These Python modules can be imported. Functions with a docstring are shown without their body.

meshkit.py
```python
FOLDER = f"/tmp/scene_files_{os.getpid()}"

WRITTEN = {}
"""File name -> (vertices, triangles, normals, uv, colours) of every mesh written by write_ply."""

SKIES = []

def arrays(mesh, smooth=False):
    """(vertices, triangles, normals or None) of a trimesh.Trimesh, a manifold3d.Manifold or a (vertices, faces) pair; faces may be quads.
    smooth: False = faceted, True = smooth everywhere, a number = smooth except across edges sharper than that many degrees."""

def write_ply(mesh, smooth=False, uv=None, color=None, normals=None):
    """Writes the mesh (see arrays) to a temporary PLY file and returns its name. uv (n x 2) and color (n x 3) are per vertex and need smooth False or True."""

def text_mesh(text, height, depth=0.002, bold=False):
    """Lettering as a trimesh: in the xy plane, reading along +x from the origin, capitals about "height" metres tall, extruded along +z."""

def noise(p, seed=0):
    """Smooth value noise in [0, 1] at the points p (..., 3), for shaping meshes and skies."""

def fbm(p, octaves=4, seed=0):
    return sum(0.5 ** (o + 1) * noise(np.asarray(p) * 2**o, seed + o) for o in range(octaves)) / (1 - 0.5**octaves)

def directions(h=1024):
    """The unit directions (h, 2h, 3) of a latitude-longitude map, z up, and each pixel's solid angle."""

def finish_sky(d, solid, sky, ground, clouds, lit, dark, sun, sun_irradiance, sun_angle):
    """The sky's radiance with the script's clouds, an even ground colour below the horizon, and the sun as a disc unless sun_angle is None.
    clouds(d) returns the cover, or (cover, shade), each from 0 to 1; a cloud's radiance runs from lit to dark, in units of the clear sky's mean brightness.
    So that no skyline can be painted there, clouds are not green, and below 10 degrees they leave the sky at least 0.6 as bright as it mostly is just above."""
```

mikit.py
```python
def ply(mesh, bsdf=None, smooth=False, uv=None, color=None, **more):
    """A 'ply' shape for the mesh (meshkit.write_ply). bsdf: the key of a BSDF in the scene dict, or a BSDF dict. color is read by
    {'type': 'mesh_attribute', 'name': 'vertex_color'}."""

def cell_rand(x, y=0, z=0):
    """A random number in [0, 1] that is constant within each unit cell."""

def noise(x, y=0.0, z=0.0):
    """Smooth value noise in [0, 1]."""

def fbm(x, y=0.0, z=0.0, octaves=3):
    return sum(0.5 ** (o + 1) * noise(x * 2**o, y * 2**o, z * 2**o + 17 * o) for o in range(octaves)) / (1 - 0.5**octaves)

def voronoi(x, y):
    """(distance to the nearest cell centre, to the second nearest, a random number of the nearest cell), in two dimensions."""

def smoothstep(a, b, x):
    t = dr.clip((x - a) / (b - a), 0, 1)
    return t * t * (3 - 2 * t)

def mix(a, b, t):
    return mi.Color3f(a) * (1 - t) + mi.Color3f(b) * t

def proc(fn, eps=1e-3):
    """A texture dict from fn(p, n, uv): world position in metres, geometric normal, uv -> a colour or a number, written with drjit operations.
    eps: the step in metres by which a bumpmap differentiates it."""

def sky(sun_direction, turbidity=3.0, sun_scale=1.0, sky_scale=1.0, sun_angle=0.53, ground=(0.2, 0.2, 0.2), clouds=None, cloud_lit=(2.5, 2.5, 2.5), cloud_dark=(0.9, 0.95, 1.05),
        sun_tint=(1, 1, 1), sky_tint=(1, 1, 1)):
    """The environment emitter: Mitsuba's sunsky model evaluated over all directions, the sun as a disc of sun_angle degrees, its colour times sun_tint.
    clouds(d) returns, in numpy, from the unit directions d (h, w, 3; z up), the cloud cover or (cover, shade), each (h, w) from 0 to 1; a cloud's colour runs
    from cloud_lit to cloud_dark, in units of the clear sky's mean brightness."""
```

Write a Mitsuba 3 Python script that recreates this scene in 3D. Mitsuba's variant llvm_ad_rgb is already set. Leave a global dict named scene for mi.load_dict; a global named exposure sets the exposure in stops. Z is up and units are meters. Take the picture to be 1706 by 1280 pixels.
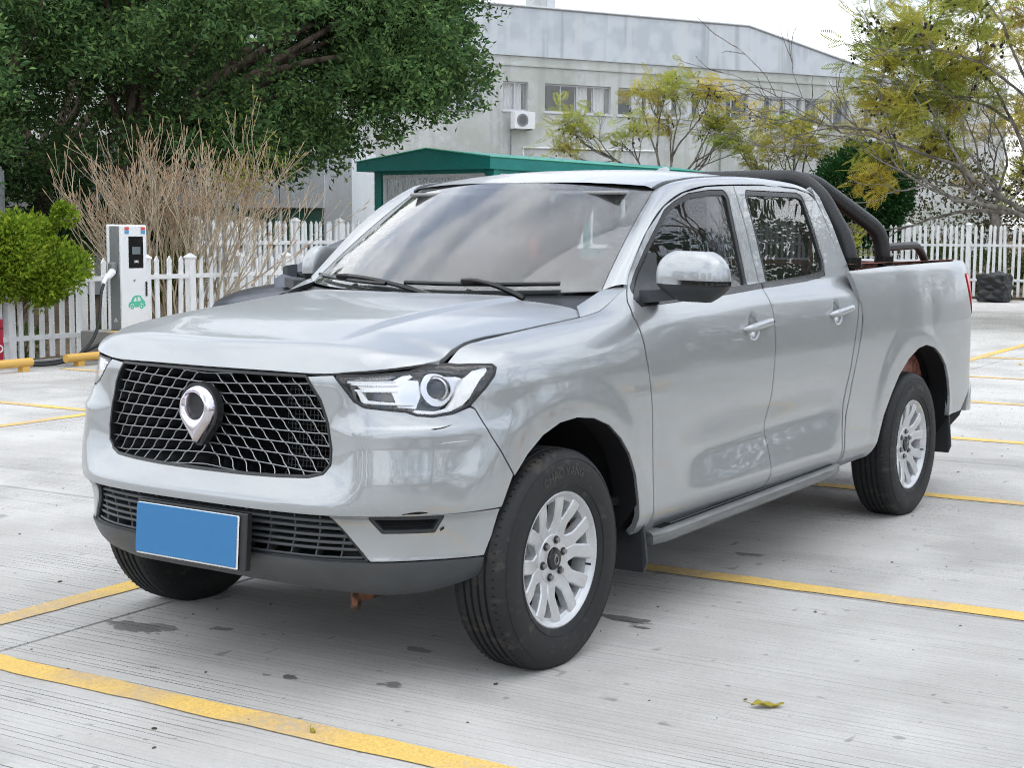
import math
import numpy as np
import trimesh
import mitsuba as mi
import drjit as dr
import mikit
import meshkit
import shapely
from shapely.geometry import Polygon, LineString, Point, box as sbox
from shapely.ops import unary_union
from scipy.interpolate import CubicSpline, PchipInterpolator
from scipy.spatial import Delaunay

T = mi.ScalarTransform4f
scene, labels = {}, {}
rng = np.random.default_rng(7)

# ---------------------------------------------------------------- camera
CAM = np.array([4.346, 3.691, 1.506])
YAW, PITCH, ROLL = 3.739, -0.102, 0.004
_F = np.array([math.cos(YAW) * math.cos(PITCH), math.sin(YAW) * math.cos(PITCH), math.sin(PITCH)])
_R = np.cross(_F, [0, 0, 1]); _R /= np.linalg.norm(_R)
_U = np.cross(_R, _F)
_UP = -_R * math.sin(ROLL) + _U * math.cos(ROLL)
scene['camera'] = {'type': 'perspective', 'fov': math.degrees(2 * math.atan(853 / 2532.0)), 'fov_axis': 'x', 'near_clip': 0.05, 'far_clip': 2000.0,
                   'to_world': T().look_at(origin=CAM.tolist(), target=(CAM + _F).tolist(), up=_UP.tolist())}
# ---------------------------------------------------------------- daylight: thin bright overcast with some blue
exposure = 2.48
def _clouds(d):
    x, y, z = d[..., 0], d[..., 1], np.maximum(d[..., 2], 0.02)
    q = np.stack([x / (z + 0.25), y / (z + 0.25), 0 * z], -1)
    n = meshkit.fbm(q * np.array([1.6, 3.2, 1]) + 11.3)
    n2 = meshkit.fbm(q * np.array([5.5, 9.0, 1]) + 3.1)
    m = 0.7 * n + 0.3 * n2
    cover = np.clip(0.66 + (m - 0.46) * 3.4 + 0.25 * np.clip(0.45 - z, 0, 1), 0.34, 1.0)
    shade = np.clip((0.55 - n2) * 1.5, 0, 0.55)
    return cover, shade
SUN = np.array([0.05, 0.22, 0.97])
scene['sky'] = mikit.sky(SUN, turbidity=3.0, sun_scale=0.10, sky_scale=1.0, sun_angle=60.0, sun_tint=(0.84, 0.96, 1.18), ground=(0.3, 0.3, 0.29), clouds=_clouds,
                         cloud_lit=(2.98, 3.05, 3.15), cloud_dark=(2.3, 2.4, 2.55))

# ---------------------------------------------------------------- helpers
def bsdf(key, d):
    scene[key] = d
    return key
def rgb(*c):
    return {'type': 'rgb', 'value': list(c)}
def two(d):
    return {'type': 'twosided', 'bsdf': d}
def prin(col, rough=0.5, metallic=0.0, clearcoat=0.0, cg=1.0, spec=0.5, sheen=0.0):
    d = {'type': 'principled', 'base_color': col if isinstance(col, dict) else rgb(*col), 'roughness': rough, 'metallic': metallic}
    if clearcoat:
        d['clearcoat'] = clearcoat; d['clearcoat_gloss'] = cg
    if not metallic:
        d['specular'] = spec
    if sheen:
        d['sheen'] = sheen
    return d
_used = {}
def key_for(name):
    if name not in _used:
        _used[name] = 0
        return name
    _used[name] += 1
    return '%s_%03d' % (name, _used[name])
def lab(key, label, cat=None, group=None, kind=None):
    e = {'label': label}
    if cat: e['category'] = cat
    if group: e['group'] = group
    if kind: e['kind'] = kind
    labels[key] = e
def put(name, mesh, mat, smooth=False, parent=None, label=None, number=True, **kw):
    full = (parent + '__' + name) if parent else name
    k = key_for(full) if number else full
    if isinstance(mesh, dict):
        scene[k] = {**mesh, **({'bsdf': {'type': 'ref', 'id': mat}} if mat else {}), **kw}
    else:
        scene[k] = mikit.ply(mesh, mat, smooth=smooth, **kw)
    if label: labels[k] = {'label': label}
    return k
def cat(ms):
    return trimesh.util.concatenate([m for m in ms if m is not None])
def box(c, s, rz=0.0):
    m = trimesh.creation.box(extents=s)
    if rz: m.apply_transform(trimesh.transformations.rotation_matrix(rz, [0, 0, 1]))
    m.apply_translation(c); return m
def rbox(c, s, r=0.01, R=None):
    """box with chamfered edges (hull of inset boxes)"""
    s = np.array(s, float); r = min(r, s.min() * 0.45)
    pts = []
    for a in range(3):
        h = s / 2 - r; h[a] = s[a] / 2
        k = r * 0.42
        for g in (np.array([0, 0, 0]),):
            pts += [[sx * h[0], sy * h[1], sz * h[2]] for sx in (-1, 1) for sy in (-1, 1) for sz in (-1, 1)]
    m = trimesh.convex.convex_hull(np.array(pts))
    if R is not None: m.apply_transform(R)
    m.apply_translation(c); return m
def frame_tube(path, rad, n=10, cap=True):
    P = np.asarray(path, float); m = len(P)
    rad = np.broadcast_to(np.asarray(rad, float), (m,))
    tg = np.gradient(P, axis=0); tg /= np.linalg.norm(tg, axis=1, keepdims=True) + 1e-12
    a = np.array([0, 0, 1.0]) if abs(tg[0, 2]) < 0.9 else np.array([1.0, 0, 0])
    nn = np.cross(tg[0], a); nn /= np.linalg.norm(nn)
    V = []
    th = np.linspace(0, 2 * np.pi, n, endpoint=False)
    for i in range(m):
        nn = nn - tg[i] * (nn @ tg[i]); nn /= np.linalg.norm(nn) + 1e-12
        b = np.cross(tg[i], nn)
        V.append(P[i] + rad[i] * (np.cos(th)[:, None] * nn + np.sin(th)[:, None] * b))
    V = np.vstack(V)
    i = np.arange(m - 1)[:, None] * n; j = np.arange(n); j2 = (j + 1) % n
    F = np.concatenate([np.stack([i + j, i + j2, i + n + j2], -1).reshape(-1, 3), np.stack([i + j, i + n + j2, i + n + j], -1).reshape(-1, 3)])
    if cap:
        c0, c1 = len(V), len(V) + 1
        V = np.vstack([V, P[:1], P[-1:]])
        F = np.vstack([F, np.stack([j2, j, 0 * j + c0], -1), np.stack([(m - 1) * n + j, (m - 1) * n + j2, 0 * j + c1], -1)])
    return trimesh.Trimesh(V, F, process=False)
def smooth_path(pts, n=40, closed=False):
    p = np.asarray(pts, float)
    t = np.r_[0, np.cumsum(np.linalg.norm(np.diff(p, axis=0), axis=1))]
    return CubicSpline(t, p)(np.linspace(0, t[-1], n))
def fillet(pts, r, n=8):
    """polyline with rounded corners"""
    p = np.asarray(pts, float); out = [p[0]]
    for i in range(1, len(p) - 1):
        a, b, c = p[i - 1], p[i], p[i + 1]
        u, v = a - b, c - b; lu, lv = np.linalg.norm(u), np.linalg.norm(v)
        d = min(r, lu * 0.49, lv * 0.49); s, e = b + u / lu * d, b + v / lv * d
        for t in np.linspace(0, 1, n): out.append((1 - t) ** 2 * s + 2 * t * (1 - t) * b + t * t * e)
    out.append(p[-1]); return np.array(out)
def sweep_line(pts, r=0.05, rad=0.02, n=12, k=8):
    q = fillet(pts, r, k)
    return frame_tube(q, rad, n)
def prism(poly, h, axis='z'):
    m = trimesh.creation.extrude_polygon(poly, h, engine='earcut')
    if axis == 'y':  # polygon (x,z), extruded along +y
        V = m.vertices[:, [0, 2, 1]].copy(); m = trimesh.Trimesh(V, m.faces[:, ::-1], process=False)
    if axis == 'x':  # polygon (y,z), extruded along +x
        V = m.vertices[:, [2, 0, 1]].copy(); m = trimesh.Trimesh(V, m.faces, process=False)
    return m
def sstep(a, b, x):
    t = np.clip((np.asarray(x, float) - a) / (b - a), 0, 1); return t * t * (3 - 2 * t)
def grid(P):
    """mesh of a (n,m,3) grid of points"""
    n, m = P.shape[:2]
    i = (np.arange(n - 1)[:, None] * m + np.arange(m - 1)).ravel()
    F = np.vstack([np.stack([i, i + m, i + m + 1], 1), np.stack([i, i + m + 1, i + 1], 1)])
    return trimesh.Trimesh(P.reshape(-1, 3), F, process=False)
def turn(m, ang, ax=(0, 0, 1)):
    m = m.copy(); m.apply_transform(trimesh.transformations.rotation_matrix(ang, ax)); return m
def shift(m, d):
    m = m.copy(); m.apply_translation(d); return m
def mirror_y(m):
    m = m.copy(); m.vertices[:, 1] *= -1; m.faces = m.faces[:, ::-1]; return m
# ================================================================ body surface of the pickup truck
# plan outline of the truck body at bumper height, front centre -> left side -> tail centre
PLAN=np.array([(.830,-.2),(.834,0),(.830,.2),(.812,.4),(.784,.53),(.735,.64),(.672,.73),(.595,.805),(.50,.862),(.38,.908),(.22,.938),(0,.952),(-.4,.956),(-1.5,.958),(-2.6,.956),(-3.5,.953),(-4.1,.945),(-4.43,.926),(-4.56,.89),(-4.62,.78),(-4.64,.5),(-4.64,0)])
_t=np.r_[0,np.cumsum(np.hypot(*np.diff(PLAN,axis=0).T))];_t-=_t[1]
_cs=CubicSpline(_t,PLAN);_d=_cs.derivative()
UMAX=_t[-1]
DF=PchipInterpolator([.28,.31,.34,.40,.45,.47,.52,.58,.60,.625,.66,.70,.74,.80,.90,1.0,1.03,1.06,1.10,1.3],[-.24,-.19,-.12,-.065,-.045,-.05,-.05,-.03,-.014,-.012,-.028,-.060,-.083,-.088,-.088,-.086,-.09,-.11,-.17,-.3])
DC=PchipInterpolator([.28,.31,.34,.40,.45,.47,.52,.58,.60,.64,.70,.76,.82,.862,.885,.92,1.0,1.05,1.08,1.14,1.3],[-.22,-.17,-.11,-.06,-.043,-.046,-.044,-.030,-.014,-.009,-.011,-.019,-.026,-.027,-.040,-.054,-.068,-.078,-.09,-.14,-.28])
DS=PchipInterpolator([.28,.34,.37,.41,.46,.55,.70,.85,.97,1.05,1.12,1.18,1.22,1.25,1.28,1.32,1.40,1.50,1.60,1.70,1.8],[-.16,-.07,-.045,-.015,0,0,.0,.0,-.001,-.006,-.014,-.030,-.050,-.071,-.087,-.098,-.122,-.150,-.182,-.215,-.26])
DB=PchipInterpolator([.28,.34,.37,.41,.46,.55,.70,.97,1.05,1.15,1.25,1.30,1.34,1.8],[-.16,-.07,-.045,-.015,0,0,0,-.001,-.004,-.012,-.026,-.040,-.064,-.5])
HE=PchipInterpolator([-.8,-.6,-.345,-.12,.09,.287,.413,.467,.6,.8],[1.235,1.222,1.189,1.172,1.156,1.138,1.115,1.085,1.06,1.04])  # height of hood edge along x
BED=[False]   # True: the load bed's upright upper side instead of the cab's
def surf0(u,w):
    u=np.asarray(u,float);w=np.asarray(w,float);u,w=np.broadcast_arrays(u,w)
    p=_cs(u);t=_d(u);t=t/np.linalg.norm(t,axis=-1,keepdims=True)
    nx,ny=t[...,1],-t[...,0]         # outward (front: +x)
    x0,y0=p[...,0],p[...,1]
    ay=np.abs(y0)
    # front: centre vs corner
    kc=sstep(.50,.70,u)
    dfront=DF(w)*(1-kc)+DC(w)*kc
    ks=sstep(.62,.20,x0)*1.0
    dside=DS(w)-.075*sstep(-1.7,-.62,x0)*sstep(1.15,1.32,w)
    z=w.copy()
    # fender shoulder rolls into hood edge
    kf=sstep(.62,.28,x0)*sstep(-.72,-.45,x0)
    wr=np.clip((w-.98)/.32,0,1.15)*np.pi/2
    ze=HE(x0)
    A=np.maximum(np.abs(y0)-.80,.03)*1.0
    df=np.where(w>.98,-(1-np.cos(wr))*A,0.0)+np.where(w<.98,DS(np.minimum(w,.97)),-.002)
    zf=np.where(w>.98,.98+np.sin(wr)*(ze-.98),w)
    kd=sstep(.62,.28,x0)*sstep(-1.0,-.2,x0)*sstep(1.42,1.30,w)+kf*sstep(1.30,1.42,w)
    dside=dside*(1-kd)+df*kd
    d=dfront*(1-ks)+dside*ks
    z=z*(1-kf)+zf*kf
    # door scallop between rocker bulge and waist
    win=sstep(-.72,-1.15,x0)*sstep(-2.56,-2.25,x0)
    cz=.64+.03*sstep(-.9,-2.2,x0)
    d=d-win*(.030*np.exp(-((w-cz)/.090)**2)-.012*np.exp(-((w-.47)/.05)**2))
    # arch flares
    for (ax,az,r,amp) in ((-.02,.39,.475,.011),(-3.47,.40,.50,.010)):
        rr=np.hypot(x0-ax,(np.minimum(w,1.0)-az)*1.02)
        d=d+amp*(sstep(r+.17,r+.06,rr))*sstep(.62,.42,x0)*sstep(.30,.42,w)
    # bed shoulder
    if BED[0]: d=d+sstep(-1.9,-2.3,x0)*(DB(w)-DS(w))
    return x0+nx*d,y0+ny*d,z
def surf(u,w,side=1):
    x,y,z=surf0(u,w);return np.stack([x,side*y,z],-1)
def surfn(u,w,side=1,e=2e-3):
    a=surf(u+e,w,1)-surf(np.asarray(u)-e,w,1);b=surf(u,np.asarray(w)+e,1)-surf(u,np.asarray(w)-e,1)
    n=np.cross(a,b);n/=np.linalg.norm(n,axis=-1,keepdims=True)+1e-12
    # outward check: at side should be +y
    n=n*np.array([1,side,1.]);return n
def S(u,w):
    """point of the body for signed u (negative = right side)"""
    u=np.asarray(u,float);x,y,z=surf0(np.abs(u),w);return np.stack([x,np.where(u<0,-1,1)*y,z],-1)
def SN(u,w):
    n=surfn(np.abs(u),w);n[...,1]*=np.where(np.asarray(u)<0,-1,1);return n
# ================================================================ setting
STAINS = [(.50, -.64, .06, .15, .60), (.44, -.55, .05, .10, .5), (.64, .26, .035, .05, .72), (.67, .19, .02, .03, .4), (.51, .62, .03, .055, .6), (-.67, .82, .035, .17, .66), (-.60, .93, .025, .05, .6), (-2.03, .71, .04, .09, .5), (.33, -.38, .03, .05, .5), (.12, .42, .03, .05, .45), (1.02, 1.25, .015, .02, .6)]
def _ground(p, n, uv):
    big = mikit.fbm(p.x * 0.35, p.y * 0.35, 3.1, 4)
    mid = mikit.fbm(p.x * 2.3, p.y * 2.3, 0.0, 4)
    fine = mikit.noise(p.x * 130, p.y * 130, 0.0)
    grain = mikit.noise(p.x * 420, p.y * 420, 2.0)
    c = mikit.mix((0.368, 0.360, 0.342), (0.49, 0.481, 0.461), mikit.smoothstep(0.25, 0.75, 0.5 * big + 0.5 * mid))
    # dirt lying in the broom grooves, which run across the bays and wander a little
    q = p.x + 0.055 * p.y + 0.020 * mikit.noise(p.y * 0.9, p.x * 0.4) 
    s = q / 0.034
    i = dr.floor(s); f = s - i
    on = mikit.cell_rand(i, dr.floor(p.y * 0.35 + mikit.cell_rand(i, 5, 5) * 9), 1)
    pos = 0.25 + 0.5 * mikit.cell_rand(i, 3, 2)
    wid = 0.05 + 0.07 * mikit.cell_rand(i, 7, 2)
    brk = mikit.noise(p.y * 2.2 + mikit.cell_rand(i, 2, 2) * 50, i * 1.7)
    line = (1 - mikit.smoothstep(wid * 0.4, wid, dr.abs(f - pos))) * mikit.smoothstep(0.25, 0.65, 0.55 * on + 0.45 * brk)
    patch = mikit.smoothstep(0.38, 0.60, mikit.fbm(p.x * 0.8 + 7, p.y * 0.8, 0.0, 3))
    c = c * (1 - 0.72 * line * (0.35 + 0.65 * patch))
    # fine brushing between the grooves
    s2 = mikit.noise(q * 160, p.y * 3.0)
    c = c * (0.93 + 0.11 * s2) * (0.93 + 0.09 * fine + 0.06 * grain)
    # stains
    v = mikit.fbm(p.x * 1.1 + 40, p.y * 1.1, 0.0, 4)
    c = c * (1 - 0.16 * mikit.smoothstep(0.56, 0.70, v))
    spots = mikit.noise(p.x * 17 + 3, p.y * 17, 4.0)
    c = c * (1 - 0.35 * mikit.smoothstep(0.93, 0.98, spots))
    # oil and water spots seen in the photograph
    e1 = mikit.fbm(p.x * 14, p.y * 9, 1.0, 4) - 0.5; e2 = mikit.fbm(p.x * 45, p.y * 30, 6.0, 3) - 0.5
    oil = mi.Float(0)
    for (sx, sy, rx, ry, k) in STAINS:
        d = dr.sqrt(dr.square((p.x - sx) / rx) + dr.square((p.y - sy) / ry)) + 1.5 * e1 + 0.9 * e2
        oil = dr.maximum(oil, k * (1 - mikit.smoothstep(0.62, 0.95, d)))
    c = c * (1 - oil)
    return c
def _ground_h(p, n, uv):
    q = p.x + 0.055 * p.y + 0.020 * mikit.noise(p.y * 0.9, p.x * 0.4)
    s = q / 0.034; i = dr.floor(s); f = s - i
    pos = 0.25 + 0.5 * mikit.cell_rand(i, 3, 2); wid = 0.05 + 0.07 * mikit.cell_rand(i, 7, 2)
    line = 1 - mikit.smoothstep(wid * 0.4, wid, dr.abs(f - pos))
    return -0.0012 * line + 0.0006 * mikit.noise(q * 160, p.y * 3.0) + 0.0008 * mikit.noise(p.x * 60, p.y * 60)
bsdf('concrete', {'type': 'bumpmap', 'arbitrary': mikit.proc(_ground_h, eps=2e-3), 'scale': 1.0, 'bsdf': prin(mikit.proc(_ground), rough=0.85, spec=0.25)})
bsdf('joint_dirt', {'type': 'diffuse', 'reflectance': rgb(0.05, 0.047, 0.042)})
def _yellow(p, n, uv):
    w = mikit.fbm(p.x * 3 + 5, p.y * 3, 0.0, 4); g = mikit.noise(p.x * 190, p.y * 190, 1.0); k = mikit.noise(p.x * 60, p.y * 60, 8.0)
    c = mikit.mix((0.66, 0.45, 0.13), (0.57, 0.40, 0.18), mikit.smoothstep(0.4, 0.7, w)) * (0.80 + 0.30 * g)
    worn = mikit.smoothstep(0.60, 0.80, 0.5 * w + 0.3 * k + 0.28 * g)
    return mikit.mix(c, (0.37, 0.34, 0.28), 0.75 * worn)
bsdf('line_paint', two(prin(mikit.proc(_yellow), rough=0.75, spec=0.3)))
bsdf('wet_stain', two(prin((0.11, 0.11, 0.105), rough=0.6, spec=0.3)))
def _soil(p, n, uv):
    a = mikit.fbm(p.x * 5, p.y * 5, p.z * 5); b = mikit.noise(p.x * 50, p.y * 50, p.z * 50)
    return mikit.mix((0.06, 0.045, 0.032), (0.16, 0.125, 0.09), mikit.smoothstep(0.3, 0.75, 0.6 * a + 0.4 * b))
bsdf('soil', prin(mikit.proc(_soil), rough=0.95, spec=0.1))
# subsoil sheet to the horizon, then the paved yard as cast slabs with open joints
put('ground', trimesh.Trimesh([[-700, -700, -.22], [700, -700, -.22], [700, 700, -.22], [-700, 700, -.22]], [[0, 1, 2], [0, 2, 3]], process=False), 'soil'); lab('ground', 'bare earth ground around the paved yard', kind='structure')
TH = 0.05; ca, sa = math.cos(TH), math.sin(TH)
def bay(a, b, z=0.0):  # bay axes: a along the parking row, b across it
    return np.array([a * ca - b * sa, a * sa + b * ca, z])
put('pavement', cat([trimesh.Trimesh([bay(-36, -10.3, -.03), bay(24, -10.3, -.03), bay(24, 14, -.03), bay(-36, 14, -.03)], [[0, 1, 2], [0, 2, 3]], process=False)]), 'joint_dirt')
lab('pavement', 'pale brushed concrete parking yard with yellow bay lines', kind='structure')
aj = np.array([-33.8, -28.8, -24.0, -19.0, -14.0, -9.9, -5.4, -1.41, 3.6, 8.9, 14, 19, 24]); bj = np.array([-10.15, -5.6, -.835, 4.3, 9.3, 14])
for i in range(len(aj) - 1):
    for j in range(len(bj) - 1):
        g = .006
        a0, a1, b0, b1 = aj[i] + g, aj[i + 1] - g, bj[j] + g, bj[j + 1] - g
        q = np.array([bay(a0, b0), bay(a1, b0), bay(a1, b1), bay(a0, b1)])
        ctr = q.mean(0); q2 = q + (ctr - q) * .0012
        V = np.vstack([q2, q - [0, 0, .005], q - [0, 0, .10]])
        F = [[0, 1, 2], [0, 2, 3]]
        for k in range(4):
            l = (k + 1) % 4; F += [[k, 4 + k, 4 + l], [k, 4 + l, l], [4 + k, 8 + k, 8 + l], [4 + k, 8 + l, 4 + l]]
        put('slab', trimesh.Trimesh(V, F, process=False), 'concrete', False, 'pavement')
# painted lines
def line(a0, b0, a1, b1, w=.13, z=.004):
    p, q = np.array([a0, b0]), np.array([a1, b1]); d = (q - p) / np.linalg.norm(q - p); n = np.array([-d[1], d[0]]) * w / 2
    L = np.linalg.norm(q - p); m = max(2, int(L / .06)); t = np.linspace(0, 1, m)
    rr = np.random.default_rng(int(abs(a0 * 100 + b0 * 10))); jit = (meshkit.noise(np.stack([t * L * 9, 0 * t + a0, 0 * t], 1)) - .5) * .014; jit2 = (meshkit.noise(np.stack([t * L * 9, 0 * t + b1 + 9, 0 * t], 1)) - .5) * .014
    P = p + (q - p) * t[:, None]
    A = P + n * (1 + jit[:, None] / w * 2); B = P - n * (1 + jit2[:, None] / w * 2)
    return grid(np.stack([np.array([bay(x, y, z) for x, y in A]), np.array([bay(x, y, z) for x, y in B])], 1))
def to_bay(x, y): return (x * ca + y * sa, -x * sa + y * ca)
la = [1.055, -1.49, -4.03, -6.50, -8.95, -11.30, -13.8, -16.3]
for a in la:
    put('marking', line(a, -1.12, a, 6.0 if a != 0 else 6, .125), 'line_paint', False, 'pavement')
put('marking', line(-18.0, -1.175, 1.05 if False else .99, -1.175, .125), 'line_paint', False, 'pavement')
put('marking', line(-22, -5.78, -2.0, -5.78, .12), 'line_paint', False, 'pavement')
for a in (-4.27, -6.75, -9.2, -11.7, -14.2):
    put('marking', line(a, -9.0, a, -5.84, .12), 'line_paint', False, 'pavement')
# small light and dark litter specks
# ---------------------------------------------------------------- fallen leaves
bsdf('leaf_dry', two(prin((0.30, 0.25, 0.035), rough=0.6, spec=0.3)))
bsdf('leaf_yellow', two(prin((0.50, 0.36, 0.06), rough=0.6, spec=0.3)))
def fallen(L, W, curl, rz, c):
    t = np.linspace(0, 1, 14); w = W * np.sin(np.pi * t ** .8) ** .8; s = np.linspace(-1, 1, 7)
    X = np.stack([L * (t - .5)[:, None] + 0 * s, w[:, None] * s * .8, .006 + curl * (np.abs(s) ** 1.5) * w[:, None] / W + .004 * np.sin(t * 7)[:, None] + .005 * (t[:, None] - .5) ** 2 * 4 + .003 * np.sin(t[:, None] * 17 + s * 4)], -1)
    stem = frame_tube([(-L / 2, 0, .015), (-L * .75, .005, .022)], .0012, 5)
    m = turn(cat([grid(X), stem]), rz); return shift(m, (c[0], c[1], 0))
put('fallen_leaf', fallen(.105, .026, .009, 2.25, (.02, 1.73)), 'leaf_dry', True); lab('fallen_leaf', 'curled yellow green leaf lying on the concrete right of the front tyre', 'leaf')
put('fallen_leaf', fallen(.09, .02, .010, .6, (-12.9, -1.15)), 'leaf_yellow', True); lab('fallen_leaf_001', 'small yellow leaf on the paving far behind the truck tail', 'leaf')
put('fallen_leaf', fallen(.03, .010, .003, 1.2, (1.03, .72)), 'leaf_dry', True); lab('fallen_leaf_002', 'tiny dry leaf on the yellow line in the foreground', 'leaf')

# ---------------------------------------------------------------- soil strips, kerbs
put('planting_bed', cat([box((-12, -16.5, -.08), (70, 12.2, .16))]), 'soil'); lab('planting_bed', 'dark soil of the planting bed behind the left fence', kind='structure')
def _kerb(p, n, uv):
    a = mikit.fbm(p.x * 6, p.y * 6, p.z * 6); return mi.Color3f(.30, .29, .27) * (0.7 + 0.5 * a)
bsdf('kerb_stone', prin(mikit.proc(_kerb), rough=0.85, spec=0.2))
kerb = []
put('kerb', box((-31.1, -6, -.02), (4.0, 40, .16), .05), 'soil'); lab('kerb', 'narrow strip of dark soil along the far fence', kind='structure')
# ---------------------------------------------------------------- picket fences
def _pvc(p, n, uv):
    a = mikit.fbm(p.x * 4, p.y * 4, p.z * 3); b = mikit.fbm(p.x * 30, p.y * 30, p.z * 5)
    d = mikit.smoothstep(0.52, 0.72, 0.6 * a + 0.4 * b)
    return mikit.mix((0.80, 0.81, 0.81), (0.58, 0.58, 0.56), 0.6 * d)
bsdf('white_plastic', two(prin(mikit.proc(_pvc), rough=0.45, spec=0.4)))
def picket(h, w=.062, t=.022):
    pts = [(-w / 2, 0), (w / 2, 0), (w / 2, h - .075), (w / 2 + .004, h - .07), (w / 2 + .004, h - .058), (0, h), (-w / 2 - .004, h - .058), (-w / 2 - .004, h - .07), (-w / 2, h - .075)]
    m = prism(Polygon(pts), t, 'y'); m.apply_translation([0, -t / 2, 0]); return m
def post(h, w=.095):
    m = [box((0, 0, h / 2 - .02), (w, w, h - .04)), rbox((0, 0, h - .03), (w + .03, w + .03, .03), .008)]
    cap = trimesh.convex.convex_hull(np.array([[sx * (w / 2 + .005), sy * (w / 2 + .005), h - .015] for sx in (-1, 1) for sy in (-1, 1)] + [[sx * .014, sy * .014, h + .022] for sx in (-1, 1) for sy in (-1, 1)]))
    return cat(m + [cap])
def fence(label, P0, P1, posts, npick, h_p, h_post, rails, z0=0.0, lean=0.0):
    """posts: distances along the run; npick: pickets per bay"""
    P0, P1 = np.array(P0, float), np.array(P1, float); d = (P1 - P0) / np.linalg.norm(P1 - P0); ang = math.atan2(d[1], d[0])
    k = key_for('picket_fence'); lab(k, label, 'fence', 'white plastic picket fences round the yard')
    pk = mikit.ply(picket(h_p), 'white_plastic'); ps = mikit.ply(post(h_post), 'white_plastic')
    rr = np.random.default_rng(int(abs(P0[0] * 10)))
    for i, s in enumerate(posts):
        c = P0 + d * s
        scene[key_for(k + '__post')] = {**ps, 'to_world': T().translate([c[0], c[1], z0]).rotate([0, 0, 1], math.degrees(ang)).rotate([0, 1, 0], float(rr.normal(0, .5)))}
        if i + 1 < len(posts):
            g = posts[i + 1] - s; n = npick if isinstance(npick, int) else npick[i]
            for j in range(n):
                t = s + g * (j + 1) / (n + 1); c = P0 + d * t + np.array([-d[1], d[0]]) * .0
                scene[key_for(k + '__picket')] = {**pk, 'to_world': T().translate([c[0], c[1], z0 + .03 + float(rr.normal(0, .006))]).rotate([0, 0, 1], math.degrees(ang)).rotate([0, 1, 0], float(rr.normal(0, .8) + lean))}
            for z in rails:
                c = P0 + d * (s + g / 2); m = box((0, 0, 0), (g - .09, .045, .055)); m = turn(m, ang); put('rail', shift(m, (c[0], c[1], z0 + z)), 'white_plastic', False, k)
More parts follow.
